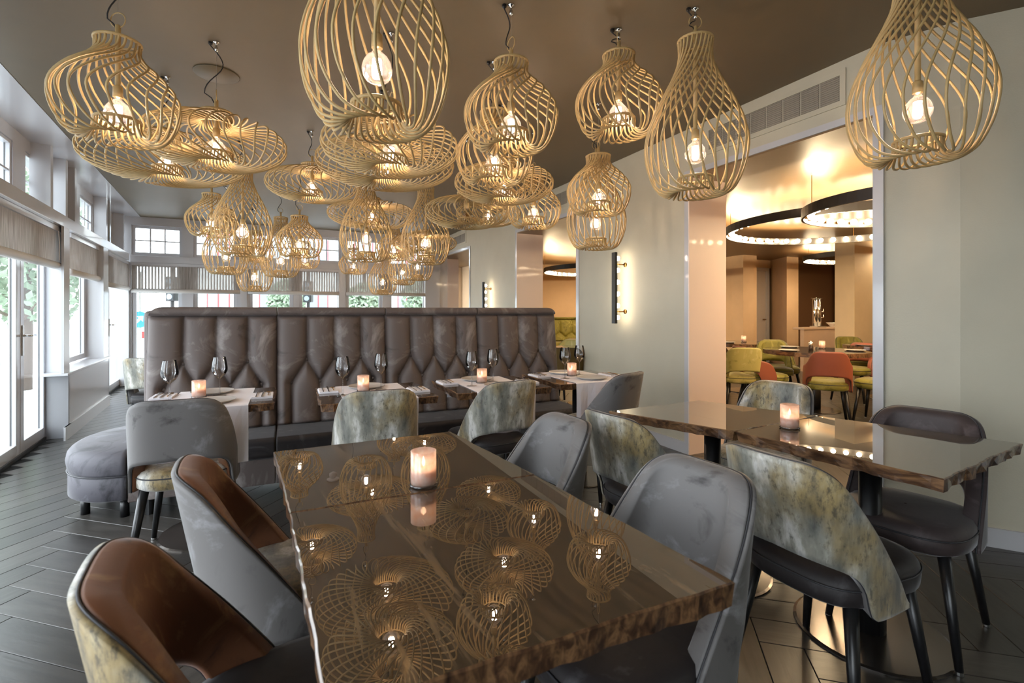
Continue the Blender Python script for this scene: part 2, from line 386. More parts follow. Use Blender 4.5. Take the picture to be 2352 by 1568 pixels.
# ------------------------------------------------------------ left window wall and back window wall
LA = Vector((-.5047, .8633))                    # runs away from the viewer
LN = Vector((.8633, .5047))                     # points into the room
LO = Vector((-1.545, 0))                        # inner plane passes here
def Lp(l, t=0): p = LO+LA*l+LN*t; return (p.x, p.y)
def sl(u, t=0):                                 # distance along the wall plane t seen at column u
    q = ray(u); o = LO+LN*t                     # o.x+LA.x*l = q*(o.y+LA.y*l)
    return (q*o.y-o.x)/(LA.x-q*LA.y)
BA = Vector((.887, .462)); BN = Vector((.462, -.887)); BO = Vector((-6.29, 8.14))
def Bp(l, t=0): p = BO+BA*l+BN*t; return (p.x, p.y)
def sb(u, t=0):
    q = ray(u); o = BO+BN*t
    return (q*o.y-o.x)/(BA.x-q*BA.y)
REC = .17                                       # windows sit this far behind the beam and posts
CL = sl(297)                                    # inner corner
LANG = atan2(LA.y, LA.x); BANG = atan2(BA.y, BA.x)
def lbox(mb, l0, l1, t0, t1, z0, z1): return mb.prism([Lp(l0,t0), Lp(l1,t0), Lp(l1,t1), Lp(l0,t1)], z0, z1)
def bbox(mb, l0, l1, t0, t1, z0, z1): return mb.prism([Bp(l0,t0), Bp(l1,t0), Bp(l1,t1), Bp(l0,t1)], z0, z1)
BZ0, BZ1 = 2.05, 2.16
LEND = 1.6
# openings in the left wall (outer plane): door pair, window, door
d1a, d1b = LEND+.1, sl(107, -REC)
w2a, w2b = sl(157), sl(240, -REC)-.02
p1a, p1b = d1b, sl(147)
d3a, d3b = sl(249, -REC), sl(277, -REC)
wl = MB()
lbox(wl, p1a, sl(157), -REC-.06, 0, 0, BZ0)                       # pier by the first door
lbox(wl, sl(157), sl(250), -REC-.06, -.0, 0, .62)                 # panel under the window
lbox(wl, sl(238), sl(249), -REC-.06, 0, .62, BZ0)
lbox(wl, sl(250)-.04, sl(250), -REC-.06, 0, 0, .62)
lbox(wl, d3b, CL+.3, -REC-.06, -.05, 0, BZ0)
lbox(wl, w2b, sl(240), -REC-.06, -REC+.02, .62, BZ0)
lbox(wl, LEND-.4, LEND+.1, -REC-.06, 0, 0, BZ0)
struct(mk('wall_left', wl, 'white'))
bm_ = MB(); lbox(bm_, LEND-.4, CL, -REC-.06, .0, BZ0, BZ1); bbox(bm_, -.05, sb(1012), -REC-.06, 0, BZ0, BZ1)
struct(mk('trim_10', bm_, 'white', bevel=.004))
sk = MB(); lbox(sk, p1b-.015, sl(250), 0, .015, 0, .13); lbox(sk, p1a, p1b, .0, .0151, 0, .13)
struct(mk('baseboard_left', sk, 'white'))
sill = MB(); lbox(sill, sl(147), sl(250), -REC, .03, .62, .645)
struct(mk('trim_11', sill, 'white', bevel=.004))

def casement(name, corner, A, N_, width, z0, z1, cols=1, rows=1, fr=.05, handle=False, dep=.05, bars=.02):
    """a glazed frame lying along A from corner, local x = along, local y = towards the room"""
    ang = atan2(A[1], A[0]); flip = 1 if (A[0]*N_[1]-A[1]*N_[0]) > 0 else -1
    root = bpy.data.objects.new(name, None); COL.objects.link(root); root.location = (corner[0], corner[1], 0); root.rotation_euler = (0,0,ang)
    struct(root)
    m = MB(); h = dep*flip; y0, y1 = sorted((0, h))
    m.box(0, fr, y0, y1, z0, z1); m.box(width-fr, width, y0, y1, z0, z1)
    m.box(fr, width-fr, y0, y1, z0, z0+fr*1.1); m.box(fr, width-fr, y0, y1, z1-fr, z1)
    mk('window_frame', m, 'white', root, bevel=.004)
    g = MB(); s_ = fr-.004; g.box(s_, s_+.006, h*.2, h*.4, z0+fr, z1-fr); g.box(width-s_-.006, width-s_, h*.2, h*.4, z0+fr, z1-fr)
    mk('rubber_seal', g, 'black', root)
    for c in range(1, cols):
        x = fr+(width-2*fr)*c/cols; b = MB().box(x-bars/2, x+bars/2, h*.25, h*.8, z0+fr, z1-fr); mk('glazing_bar', b, 'white', root)
    for r in range(1, rows):
        z = z0+fr+(z1-z0-2*fr)*r/rows; b = MB().box(fr, width-fr, h*.27, h*.78, z-bars/2, z+bars/2); mk('glazing_bar', b, 'white', root)
    for c in range(cols):
        for r in range(rows):
            xa = fr+(width-2*fr)*c/cols; xb = fr+(width-2*fr)*(c+1)/cols
            za = z0+fr+(z1-z0-2*fr)*r/rows; zb = z0+fr+(z1-z0-2*fr)*(r+1)/rows
            p = MB().add([(xa, h*.5, za), (xb, h*.5, za), (xb, h*.5, zb), (xa, h*.5, zb)], [(0,1,2,3)])
            mk('pane', p, 'pane', root)
    if handle:
        hx = handle; m = MB().box(hx-.016, hx+.016, h, h+.008*flip, .86, 1.12)
        hd = mk('door_handle', m, 'steel', root, bevel=.002)
        m = MB().tube([(hx, h+.004*flip, 1.03), (hx, h+.05*flip, 1.03), (hx+.03, h+.055*flip, 1.03), (hx+.13, h+.055*flip, 1.03)], .009, 8)
        mk('lever', m, 'chrome', hd, smooth=True)
    return root
# doors and window of the left wall
xm = sl(47, -REC)                                                # meeting stiles of the double door
casement('door_1', Lp(xm-1.05, -REC-.05), LA, LN, 1.04, .03, BZ0, fr=.085)
casement('door_2', Lp(xm, -REC-.05), LA, LN, d1b-xm, .03, BZ0, fr=.085, handle=.045)
casement('window_1', Lp(sl(157, -REC), -REC-.05), LA, LN, sl(196,-REC)-sl(157,-REC), .66, BZ0, fr=.055)
casement('window_2', Lp(sl(196, -REC), -REC-.05), LA, LN, sl(233,-REC)-sl(196,-REC), .66, BZ0, fr=.055)
casement('door_3', Lp(d3a, -REC-.05), LA, LN, d3b-d3a, .03, BZ0, fr=.08, handle=.05)
st = MB(); lbox(st, LEND, d1b, -REC-.08, -REC+.01, 0, .03); lbox(st, d3a, d3b, -REC-.08, -REC+.01, 0, .03)
struct(mk('trim_12', st, 'slate'))
# transom lights above the beam
TZ0, TZ1 = 2.19, 2.70
tr = MB(); tl = []
spans = [(-60, 26), (55, 106), (150, 166), (181, 211), (236, 246), (257, 273)]
pts = [LEND-.4]
for a, b in spans:
    la, lb_ = (sl(a, -.25) if a > 0 else 2.2), sl(b, -.25); tl.append((la, lb_))
prev = LEND-.4
for la, lb_ in tl:
    lbox(tr, prev, la, -.32, -.24, BZ1, CEIL); prev = lb_
    lbox(tr, la, lb_, -.32, -.24, TZ1, CEIL); lbox(tr, la, lb_, -.32, -.24, BZ1, TZ0)
lbox(tr, prev, CL+.4, -.32, -.24, BZ1, CEIL)
lbox(tr, LEND-.4, CL+.3, -.32, -REC-.06, BZ0+.06, BZ1)
for u in (112, 147, 168, 241, 249, 281): lbox(tr, sl(u, -.12)-.03, sl(u, -.12)+.05, -.25, -.10, BZ1, CEIL)
struct(mk('wall_left_upper', tr, 'white'))
for k, (la, lb_) in enumerate(tl):
    casement('window_%d' % (k+3), Lp(la, -.30), LA, LN, lb_-la, TZ0, TZ1, cols=2 if lb_-la > .3 else 1, rows=2, fr=.03, bars=.016)

# back wall windows
wins = [(303, 419), (445, 545), (572, 673), (687, 783), (794, 877), (893, 978)]
wk = MB(); prev = -.5
for k, (a, b) in enumerate(wins):
    la, lb_ = sb(a, -.12), sb(b, -.12)
    bbox(wk, prev, la, -.20, -.06, 0, CEIL); prev = lb_
    bbox(wk, la, lb_, -.2, -.06, 0, .35); bbox(wk, la, lb_, -.2, -.06, BZ0, BZ1+.02); bbox(wk, la, lb_, -.2, -.06, 2.68, CEIL)
    casement('window_%d' % (k+9), Bp(la, -.17), BA, BN, lb_-la, .35, BZ0, fr=.06)
    casement('window_%d' % (k+15), Bp(la, -.17), BA, BN, lb_-la, BZ1+.02, 2.68, cols=3 if k != 9 else 2, rows=2, fr=.045, bars=.02)
bbox(wk, prev, sb(1030), -.2, -.06, 0, CEIL)
struct(mk('wall_back', wk, 'white'))
# posts carrying the beam, in front of the blinds
po = MB()
for u in (152,): lbox(po, sl(147), sl(157), -.02, .0, .645, BZ0)
lbox(po, sl(239), sl(247), -.02, .001, .645, BZ0)
for u in (561, 787): bbox(po, sb(u-9), sb(u+6), -.06, .0, .35, BZ0)
bbox(po, sb(977), sb(1010), -.2, .0, 0, CEIL)
struct(mk('trim_13', po, 'white'))

# blinds
def blind(A, N_, corner, width, z0, mat, label):
    ang = atan2(A[1], A[0]); fl = 1 if (A[0]*N_[1]-A[1]*N_[0]) > 0 else -1
    r = thing('roller_blind', label, 'blind', (corner[0], corner[1], 0), ang, 'woven blinds under the white beam')
    mk('woven_sheet', MB().add([(0,0,z0+.05),(width,0,z0+.05),(width,0,BZ0-.03),(0,0,BZ0-.03)], [(0,1,2,3)]), mat, r)
    mk('head_rail', MB().box(0, width, -.02, .02, BZ0-.05, BZ0-.002), 'white', r)
    mk('bottom_roll', MB().tube([(0, .0, z0+.035), (width, .0, z0+.035)], .036, 14), 'blindbar', r, smooth=True)
    x = width*.93
    mk('pull_cord', MB().tube([(x, .025*fl, BZ0-.05), (x+.01, .03*fl, z0+.25), (x-.02, .035*fl, z0+.08)], .004, 5), 'white_cloth', r)
    return r
for a, b, z0, lab in ((-40, 145, 1.64, 'woven grey blind over the glazed double door, nearest on the left'),
                      (158, 237, 1.61, 'woven grey blind above the narrow window with the white sill'),
                      (246, 294, 1.57, 'woven grey blind on the left wall, by the far corner')):
    la = sl(a, -.06) if a > 0 else LEND+.2; lb_ = sl(b, -.06)
    blind(LA, LN, Lp(la, -.06), lb_-la, z0, 'blind_l', lab)
for a, b, lab in ((302, 551, 'translucent woven blind on the back windows, left one of three'),
                  (569, 779, 'translucent woven blind on the back windows, middle one of three'),
                  (795, 976, 'translucent woven blind on the back windows, right one of three')):
    la, lb_ = sb(a, -.03), sb(b, -.03); blind(BA, BN, Bp(la, -.03), lb_-la, 1.54, 'blind_b', lab)

# ------------------------------------------------------------ ceilings, floors, hidden walls
cc = at(325, 503, CEIL) if False else (-6.05, 8.22)
def ceilpt(u, v): d = (CEIL-EYE)*F/(HY-v); return ((u-CX)/F*d, d)
c1 = Lp(CL-.0, .06)
e_l = [Lp(-1.2, .12), Lp(CL+.02, .12)]
cp = [e_l[0], (-.9, -3.6), (5.2, -3.6), (4.8, 2.2), (3.6, 2.6), W(sw(2019), .2), W(SEND+.6, .2), Bp(sb(1000)+.4, -.1), Bp(.05, -.1)]
c = MB().prism([Lp(-1.2, .10), (-.9, -3.6), (5.2, -3.6), (4.8, 2.3), (3.7, 2.7), W(sw(2019)+.02, WT-.02), W(SEND+.5, WT-.02), Bp(sb(1010), -.12), Bp(.17, -.12), (Vector(Lp(0,.10))+LA*((Vector(Bp(.17,-.12))-Vector(Lp(0,.10))).dot(LA)))[:]], CEIL, CEIL+.12)
struct(mk('ceiling', c, 'ceil'))
VC = (Vector(Lp(0,.10))+LA*((Vector(Bp(.17,-.12))-Vector(Lp(0,.10))).dot(LA)))[:]
c = MB().prism([Lp(-1.2, .098), (VC[0]-.002, VC[1]), Bp(-.6, -.3), Lp(-1.2, -.5)], CEIL-.004, CEIL+.06)
struct(mk('ceiling_edge', c, 'white'))
c = MB().prism([W(3.0, WT), W(16.5, WT), W(16.5, 10), W(3.0, 10)], 2.45, 2.57)
struct(mk('ceiling_next_room', c, 'goldceil'))
fl = MB().prism([Lp(-1, -.3), (-.9, -3.7), (5.3, -3.7), (5.0, 2.2), W(.8, 10), W(16.5, 10), W(16.5, 0), Bp(sb(1010), -.3), Bp(-.2, -.3)], -.1, -.012)
floor = struct(mk('floor', fl, 'gap'))
hw = MB(); hw.box(-1.2, 5.3, -3.8, -3.65, 0, CEIL); hw.box(5.2, 5.35, -3.7, 2.3, 0, CEIL); struct(mk('wall_rear', hw, 'wall'))
a, b = Lp(-1.0, 0), (-1.0, -3.7)
hl = MB()                                        # unseen front behind the viewer, opened up to let in extra daylight
for l in (-.2, -1.5): lbox(hl, l, l+.15, -.25, -.1, 0, CEIL)
lbox(hl, -1.5, LEND-.4, -.25, -.1, 0, .12); lbox(hl, -1.5, LEND-.4, -.25, -.1, BZ0, BZ1); lbox(hl, -1.5, LEND-.4, -.25, -.1, 2.7, CEIL)
e0 = Lp(-1.4, -.2)
for k in range(4):
    y = e0[1]+(-3.7-e0[1])*k/3; hl.box(e0[0]-.08, e0[0]+.04, y-.06, y+.06, 0, CEIL)
hl.box(e0[0]-.08, e0[0]+.04, -3.7, e0[1], BZ0, BZ1); hl.box(e0[0]-.08, e0[0]+.04, -3.7, e0[1], 2.7, CEIL); hl.box(e0[0]-.08, e0[0]+.04, -3.7, e0[1], 0, .12)
struct(mk('wall_left_rear', hl, 'white'))
# herringbone planks
PWd, PL = .152, .92
ex = Vector((cos(radians(-15)), sin(radians(-15)))); ey = Vector((sin(radians(-15)), -cos(radians(-15))))
ph = Vector((-2.572, 2.929))
def hb(x, y): p = ph+ex*x+ey*y; return p
cells = []
import itertools
for j in range(-14, 16):
    for k in range(-75, 76):
        ox, oy = k*PWd-j*PL, k*PWd+j*PL
        for kind in (0, 1):
            if kind == 0: x, y, w_, h_ = ox, oy, PL, PWd
            else: x, y, w_, h_ = ox, oy+PWd, PWd, PL
            cells.append((hb(x+w_/2, y+h_/2), kind))
def left_of_lwall(p): return (p-LO).dot(LN) < (-.2)
def keep(p):
    if p.y < .35 or abs(p.x) > 1.18*p.y+.5: return False
    if (p-LO).dot(LN) < -.12: return False
    if (p-BO).dot(BN) < -.05: return False
    r = p-OW; t = r.dot(PP); s_ = r.dot(PA)
    if t > 9.5 or s_ > 13.5 or s_ < -.5: return False
    if t > .9 and (p.y < 2.75 and p.x > 2.2): return False
    return True
cells = [c_ for c_ in cells if keep(c_[0])]
cells.sort(key=lambda c_: c_[0].length)
g = .0022
def plank_mesh():
    m = MB(); L2, W2 = PL/2-g/2, PWd/2-g/2; b = .0016
    m.add([(-W2,-L2,-.012),(W2,-L2,-.012),(W2,L2,-.012),(-W2,L2,-.012),(-W2,-L2,-b),(W2,-L2,-b),(W2,L2,-b),(-W2,L2,-b),
           (-W2+b,-L2+b,0),(W2-b,-L2+b,0),(W2-b,L2-b,0),(-W2+b,L2-b,0)],
          [(0,1,5,4),(1,2,6,5),(2,3,7,6),(3,0,4,7),(4,5,9,8),(5,6,10,9),(6,7,11,10),(7,4,8,11),(8,9,10,11)])
    return m
pm = plank_mesh(); pme = pm.mesh('floor_plank', 'floor')
A0 = atan2(ex.y, ex.x)
for p, kind in cells[:300]:
    put('floor_plank', pme, floor, (p.x, p.y, 0), A0+(pi/2 if kind == 1 else 0) - pi/2)
rest = MB()
for p, kind in cells[300:]:
    if (p-Vector((0,0))).length > 17: continue
    an = A0+(pi/2 if kind == 1 else 0)-pi/2; ca, sa = cos(an), sin(an)
    rest.add([(p.x+x*ca-y*sa, p.y+x*sa+y*ca, z) for x, y, z in pm.v], pm.f)
stuff(mk('floor_planks_far', rest, 'floor', floor))
# ------------------------------------------------------------ pendant lamps
# profiles: (radius, height below the top ring, twist in degrees), from the top ring round the belly to the rim of the raised bottom ring
SHAPES = {
 'onion': dict(n=22, P=[(.085,0,0),(.083,-.028,-2),(.087,-.055,-10),(.117,-.095,-27),(.177,-.15,-48),(.225,-.215,-66),(.238,-.275,-76),(.224,-.345,-74),(.195,-.405,-66),(.16,-.435,-56),(.125,-.437,-44),(.098,-.42,-33),(.086,-.39,-28),(.083,-.355,-27)], stem=.20, bulb=-.255),
 'pear': dict(n=24, P=[(.085,0,0),(.082,-.04,-4),(.082,-.08,-12),(.093,-.135,-26),(.124,-.21,-44),(.168,-.295,-62),(.213,-.39,-76),(.243,-.48,-86),(.253,-.57,-91),(.237,-.67,-90),(.20,-.755,-82),(.165,-.790,-70),(.128,-.797,-54),(.098,-.78,-40),(.086,-.75,-34),(.083,-.715,-33)], stem=.46, bulb=-.515),
 'disc': dict(n=30, P=[(.085,0,0),(.083,-.03,-2),(.083,-.06,-8),(.12,-.075,-30),(.20,-.07,-52),(.29,-.085,-68),(.355,-.125,-78),(.375,-.175,-82),(.35,-.23,-80),(.275,-.275,-70),(.19,-.30,-54),(.13,-.302,-36),(.098,-.288,-26),(.086,-.265,-22),(.083,-.235,-21)], stem=.09, bulb=-.145),
 'wide': dict(n=34, P=[(.085,0,0),(.083,-.03,-2),(.083,-.06,-8),(.12,-.075,-30),(.22,-.07,-54),(.35,-.085,-72),(.445,-.125,-84),(.475,-.175,-88),(.445,-.235,-86),(.34,-.29,-76),(.22,-.318,-58),(.135,-.315,-38),(.098,-.295,-26),(.086,-.27,-22),(.083,-.24,-21)], stem=.09, bulb=-.145),
}
KIND = {'onion': 'onion shaped', 'pear': 'tall pear shaped', 'disc': 'flat disc shaped', 'wide': 'very wide flat disc shaped'}
protos = {}
bulb_prof = [(.013,.062),(.014,.05),(.020,.042),(.036,.028),(.048,.008),(.0535,-.015),(.051,-.035),(.040,-.053),(.022,-.064),(.0005,-.067)]
fil = MB()
for k in range(6):
    a = pi/4+k*pi/3; fil.tube([(.011*cos(a),.011*sin(a),.026),(.012*cos(a+.3),.012*sin(a+.3),-.038)], .0055, 5)
fil_me = fil.mesh('filament', 'filament'); fil_off = fil.mesh('filament', 'brass')
fst = MB().tube([(0,0,.05),(0,0,.02)], .003, 5).mesh('filament_post', 'wine')
bulb_me = MB().lathe(bulb_prof, 20, cap=False).mesh('bulb', 'bulb', True)
lamp_light = bpy.data.lights.new('bulb_light', 'POINT'); lamp_light.energy = PENDANT_W; lamp_light.color = (1, .78, .58); lamp_light.shadow_soft_size = .012
def lamp_proto(kind):
    S = SHAPES[kind]; pts = catmull(S['P'], 4)
    path = [(r*cos(radians(t)), r*sin(radians(t)), z) for r, z, t in pts]
    rib = MB().tube(path, .0053, 6).mesh('rib', 'rattan', True)
    ring = lambda z: [( .085*cos(2*pi*k/36), .085*sin(2*pi*k/36), z) for k in range(36)]
    d = dict(rib=rib, n=S['n'], top=MB().tube(ring(0), .0075, 6, True).mesh('top_ring', 'rattan', True),
             bot=MB().tube(ring(S['P'][-1][1]), .0075, 6, True).mesh('bottom_ring', 'rattan', True))
    st = S['stem']
    d['stem'] = MB().lathe([(.011,-st),(.011,.075),(.004,.08)], 10).mesh('stem', 'rattan', True)
    cr = MB()
    for k in range(3):
        a = 2*pi*k/3; cr.tube([(.01*cos(a),.01*sin(a),-.03),(.084*cos(a),.084*sin(a),-.03)], .003, 4)
    d['cross'] = cr.mesh('ring_spoke', 'rattan')
    d['sock'] = MB().lathe([(.012,-st+.002),(.019,-st-.004),(.020,-st-.05),(.017,-st-.052)], 14).mesh('socket', 'rattan', True)
    d['hang'] = MB().tube([(.034*sin(2*pi*k/20), 0, .10+.034*cos(2*pi*k/20)) for k in range(20)], .0025, 5, True).mesh('hanging_ring', 'rattan', True)
    d['bulb'] = -st-.11
    return d
hook_me = MB().lathe([(.018,0),(.018,-.006),(.005,-.010),(.005,-.03),(.009,-.032),(.009,-.05),(.002,-.055)], 10).mesh('ceiling_hook', 'chrome', True)
def lamp(kind, u, v_ring, d, where, slack=.03, scale=1.0, lit=True, ztop=None, rot=0, dx=0):
    """u: axis column, v_ring: row of the raised bottom ring's centre"""
    if kind not in protos: protos[kind] = lamp_proto(kind)
    P = protos[kind]; S = SHAPES[kind]
    x = (u-CX)/F*d; zr = EYE+(HY-v_ring)*d/F
    z = (zr-S['P'][-1][1]*scale) if ztop is None else ztop
    z = min(z, CEIL-.13)
    r = thing('rattan_pendant_lamp', where, 'pendant lamp', (x, d, z), 0, 'rattan cage pendant lamps')
    r.scale = (scale,)*3
    for k in range(P['n']): put('rib', P['rib'], r, rz=2*pi*k/P['n']+rot)
    put('top_ring', P['top'], r); put('bottom_ring', P['bot'], r); put('stem', P['stem'], r); put('ring_spoke', P['cross'], r)
    put('hanging_ring', P['hang'], r, rz=rot*3); put('socket', P['sock'], r)
    b = put('bulb', bulb_me, r, (0,0,P['bulb']))
    put('filament', fil_me if lit else fil_off, b)
    if lit:
        l = bpy.data.objects.new('bulb_light', lamp_light); COL.objects.link(l); l.parent = b; l.location = (0,0,-.005)
    h = (CEIL-z)/scale; ox = -.035
    n = 14; path = []
    for i in range(n+1):
        t = i/n; path.append((ox*(1-t)**.7 + slack*sin(pi*t*1.6)*(1 if t<.9 else .3), .6*slack*sin(2*pi*t), h-.02-(h-.02-.06)*t))
    mk('cable', MB().tube(path, .0032, 5), 'cable', r, smooth=True)
    mk('suspension_wire', MB().tube([(0,0,h-.05),(0,0,.13)], .0008, 4), 'steel', r)
    put('ceiling_hook', hook_me, r, (0,0,h))
    mk('cable_entry', MB().lathe([(.012,0),(.012,-.012),(.004,-.02)], 8), 'black', r, (ox,0,h))
    return r
L_ = [
 ('onion', 271, 277, 2.22, 'large onion shaped rattan pendant at the far left, nearest the left windows', .03),
 ('disc', 497, 352, 2.87, 'flat disc rattan pendant under the round ceiling hatch', .05),
 ('wide', 385, 385, 3.3, 'wide flat disc rattan pendant hanging low behind the far left onion pendant', .03),
 ('pear', 866, 243, 1.74, 'largest pear shaped rattan pendant, cut off by the top of the picture', .03),
 ('disc', 899, 362, 2.78, 'flat disc rattan pendant directly below the largest pear pendant', .03),
 ('wide', 888, 397, 3.5, 'wide disc rattan pendant half hidden below the upper disc, over the bench', .03),
 ('disc', 717, 440, 4.30, 'flat disc rattan pendant alone in the centre left, with its full cable in view', .02),
 ('onion', 1174, 304, 2.52, 'onion shaped rattan pendant right of the largest pear pendant', .02),
 ('onion', 1135, 388, 3.1, 'onion shaped rattan pendant hidden behind the brighter onion in the middle', .05),
 ('disc', 1158, 440, 3.75, 'flat disc rattan pendant under two overlapping onion pendants', .02),
 ('onion', 1226, 500, 4.35, 'onion shaped rattan pendant hanging in front of the far wall vents', .02),
 ('onion', 1421, 274, 2.74, 'onion shaped rattan pendant left of the tall pear by the big opening', .04),
 ('pear', 1597, 410, 2.55, 'tall pear shaped rattan pendant hanging before the big opening', .03),
 ('pear', 2108, 300, 2.10, 'large pear shaped rattan pendant at the far right by the wall', .03),
 ('onion', 1375, 466, 3.72, 'onion shaped rattan pendant, upper one of the pair before the wall lamp', .05),
 ('pear', 1369, 549, 4.25, 'pear shaped rattan pendant, lower one of the pair before the wall lamp', .02),
 ('disc', 1073, 503, 4.42, 'flat disc rattan pendant with an unlit bulb near the far openings', .02),
 ('disc', 1122, 503, 5.7, 'flat disc rattan pendant behind the one with the unlit bulb', .02),
 ('pear', 557, 566, 4.55, 'pear shaped rattan pendant with spreading ribs below the left discs', .02),
 ('onion', 486, 524, 5.15, 'onion shaped rattan pendant, leftmost of the lower tier', .04),
 ('pear', 519, 614, 6.1, 'pear shaped rattan pendant low over the left blind, below the leftmost lower onion', .03),
 ('pear', 585, 657, 7.6, 'small looking pear shaped pendant, lowest of all over the bench on the left', .02),
 ('onion', 588, 588, 7.1, 'distant onion shaped pendant straight above the lowest left pear', .02),
 ('pear', 645, 622, 6.6, 'pear shaped rattan pendant with a long lattice neck left of centre', .03),
 ('onion', 688, 572, 5.35, 'onion shaped rattan pendant before the upright back windows', .03),
 ('onion', 700, 604, 8.2, 'distant onion pendant peeping out below the onion by the back windows', .02),
 ('pear', 841, 580, 4.92, 'pear shaped rattan pendant in the middle, under the two big discs', .02),
 ('wide', 855, 505, 5.5, 'wide disc rattan pendant behind the middle pear', .02),
 ('pear', 978, 588, 5.15, 'pear shaped rattan pendant left of the unlit disc', .02),
 ('wide', 975, 567, 7.3, 'distant disc rattan pendant just above the blinds at the right', .02),
 ('pear', 959, 632, 8.05, 'distant pear pendant low over the right blind', .02),
 ('pear', 925, 643, 8.6, 'distant pear pendant beside the right blind, left of its twin', .02),
 ('pear', 879, 666, 8.9, 'farthest pear pendant, lowest over the right blind', .02),
 ('onion', 812, 618, 8.4, 'far small looking onion pendant in front of the second blind', .02),
 ('onion', 905, 583, 7.1, 'distant onion pendant between the middle pear and the right pear', .02),
 ('onion', 925, 575, 9.2, 'farthest onion pendant, level with the transom windows at the right', .02),
]
for i, a in enumerate(L_):
    lamp(a[0], a[1], a[2], a[3], a[4], a[5], lit=not (i == 16), rot=i*.7)

# things on the ceiling
hp = ceilpt(498, 170)
tag(mk('ceiling_hatch', MB().lathe([(.005,0),(.13,0),(.135,-.004),(.13,-.008),(.005,-.008)], 40), 'ceil', None, (hp[0], hp[1], CEIL), smooth=True),
    'flat round cover plate on the ceiling behind the left disc pendant', 'ceiling hatch')
sp_ = ceilpt(765, 474)
r = thing('smoke_detector', 'small round smoke detector hanging under the ceiling left of centre', 'detector', (sp_[0], sp_[1], CEIL))
mk('base', MB().lathe([(.09,0),(.09,-.02),(.03,-.025)], 20), 'whitematt', r, smooth=True)
mk('sensor_head', MB().lathe([(.03,-.03),(.055,-.06),(.055,-.1),(.02,-.12)], 16), 'whitematt', r, smooth=True)

# ------------------------------------------------------------ chairs
def sstep(a, b, x): t = max(0, min(1, (x-a)/(b-a))); return t*t*(3-2*t)
def lerp_tab(T, x):
    for i in range(len(T)-1):
        if x <= T[i+1][0]:
            a, b = T[i], T[i+1]; t = (x-a[0])/(b[0]-a[0]); return a[1]+(b[1]-a[1])*t
    return T[-1][1]
TOP = [(0,.815),(.09,.815),(.125,.812),(.16,.800),(.19,.778),(.215,.745),(.24,.70),(.28,.63),(.33,.535),(.38,.44),(.405,.395),(.42,.378)]
BOT = [(0,.535),(.10,.53),(.155,.520),(.19,.505),(.218,.48),(.236,.44),(.246,.395),(.256,.372),(.27,.366),(.42,.364)]
TOP_ARM = [(0,.79),(.08,.79),(.12,.785),(.15,.765),(.175,.72),(.20,.675),(.24,.645),(.31,.625),(.365,.60),(.40,.55),(.42,.47)]
LM = .42
def smooth_tab(T):
    return [(p[0], p[1]) for p in catmull(T, 5)]
TOP, BOT, TOP_ARM = smooth_tab(TOP), smooth_tab(BOT), smooth_tab(TOP_ARM)
PLN = []; _l = 0; _p = None
for _i in range(121):
    _a = _i/120*pi/2*.999; _x = .207*abs(sin(_a))**.62; _y = -.235*abs(cos(_a))**.62
    if _p: _l += hypot(_x-_p[0], _y-_p[1])
    PLN.append((_l, _x, _y)); _p = (_x, _y)
PLN.append((_l+.2, .207, .2))
def shell(inner, top=TOP, bot=BOT, th=.016, ns=97, nv=16, channels=0, off=0.0, pad=.042):
    m = MB()
    def base(s, z):
        l = min(abs(s)*LM, PLN[-1][0]-1e-4)
        for q in range(len(PLN)-1):
            if PLN[q+1][0] >= l: break
        (la, xa, ya), (lb, xb, yb) = PLN[q], PLN[q+1]; t = (l-la)/(lb-la)
        x = math.copysign(xa+(xb-xa)*t, s); y = ya+(yb-ya)*t
        k = max(0, z-.45)
        y -= .19*k*(1 if y < -.1 else max(.3, 1-(y+.1)*2)); x *= 1-.10*k
        return Vector((x, y, z))
    def P(i, j):
        s = -1+2*i/(ns-1); zt, zb = lerp_tab(top, abs(s)*LM), lerp_tab(bot, abs(s)*LM)
        if zt < zb+.012: zt = zb+.012
        v = j/(nv-1); z = zb+(zt-zb)*v
        p = base(s, z); e = .01
        du = base(s+e, z)-base(s-e, z); dv = base(s, z+e)-base(s, z-e)
        n = du.cross(dv).normalized()             # outward
        if n.dot(Vector((p.x, p.y, 0))) < 0: n = -n
        return p, n, s, v, z
    G = [[P(i, j) for i in range(ns)] for j in range(nv)]
    vs = []; fs = []
    for j in range(nv):
        for i in range(ns):
            p, n, s, v, z = G[j][i]
            if inner:
                e = min(v, 1-v)*2*abs(lerp_tab(top, abs(s)*LM)-lerp_tab(bot, abs(s)*LM))/.036; e = min(1, e); e2 = min(1, (1-abs(s))/.045)
                puff = pad*sqrt(max(0, 1-(1-min(e, e2))**2))
                if channels: puff *= .65+.35*abs(sin(z*channels))
                vs.append(p - n*(.006+puff*.95))
            else: vs.append(p + n*th)
    o = len(vs)
    for j in range(nv):
        for i in range(ns):
            p, n, s, v, z = G[j][i]
            vs.append(p + n*(0 if inner else .002) - n*(0 if inner else 0))
    for j in range(nv-1):
        for i in range(ns-1):
            a = j*ns+i; fs.append((a, a+1, a+ns+1, a+ns)); fs.append((o+a, o+a+ns, o+a+ns+1, o+a+1))
    for i in range(ns-1):
        fs.append((i, o+i, o+i+1, i+1)); a = (nv-1)*ns+i; fs.append((a, a+1, o+a+1, o+a))
    for j in range(nv-1):
        a = j*ns; fs.append((a, a+ns, o+a+ns, o+a)); a = j*ns+ns-1; fs.append((a, o+a, o+a+ns, a+ns))
    m.add(vs, fs)
    rim = [G[nv-1][i] for i in range(ns)]+[G[j][ns-1] for j in range(nv-2, -1, -1)]+[G[0][i] for i in range(ns-2, -1, -1)]+[G[j][0] for j in range(1, nv-1)]
    m.rim = [p+n*.004 for p, n, *_ in rim]
    return m
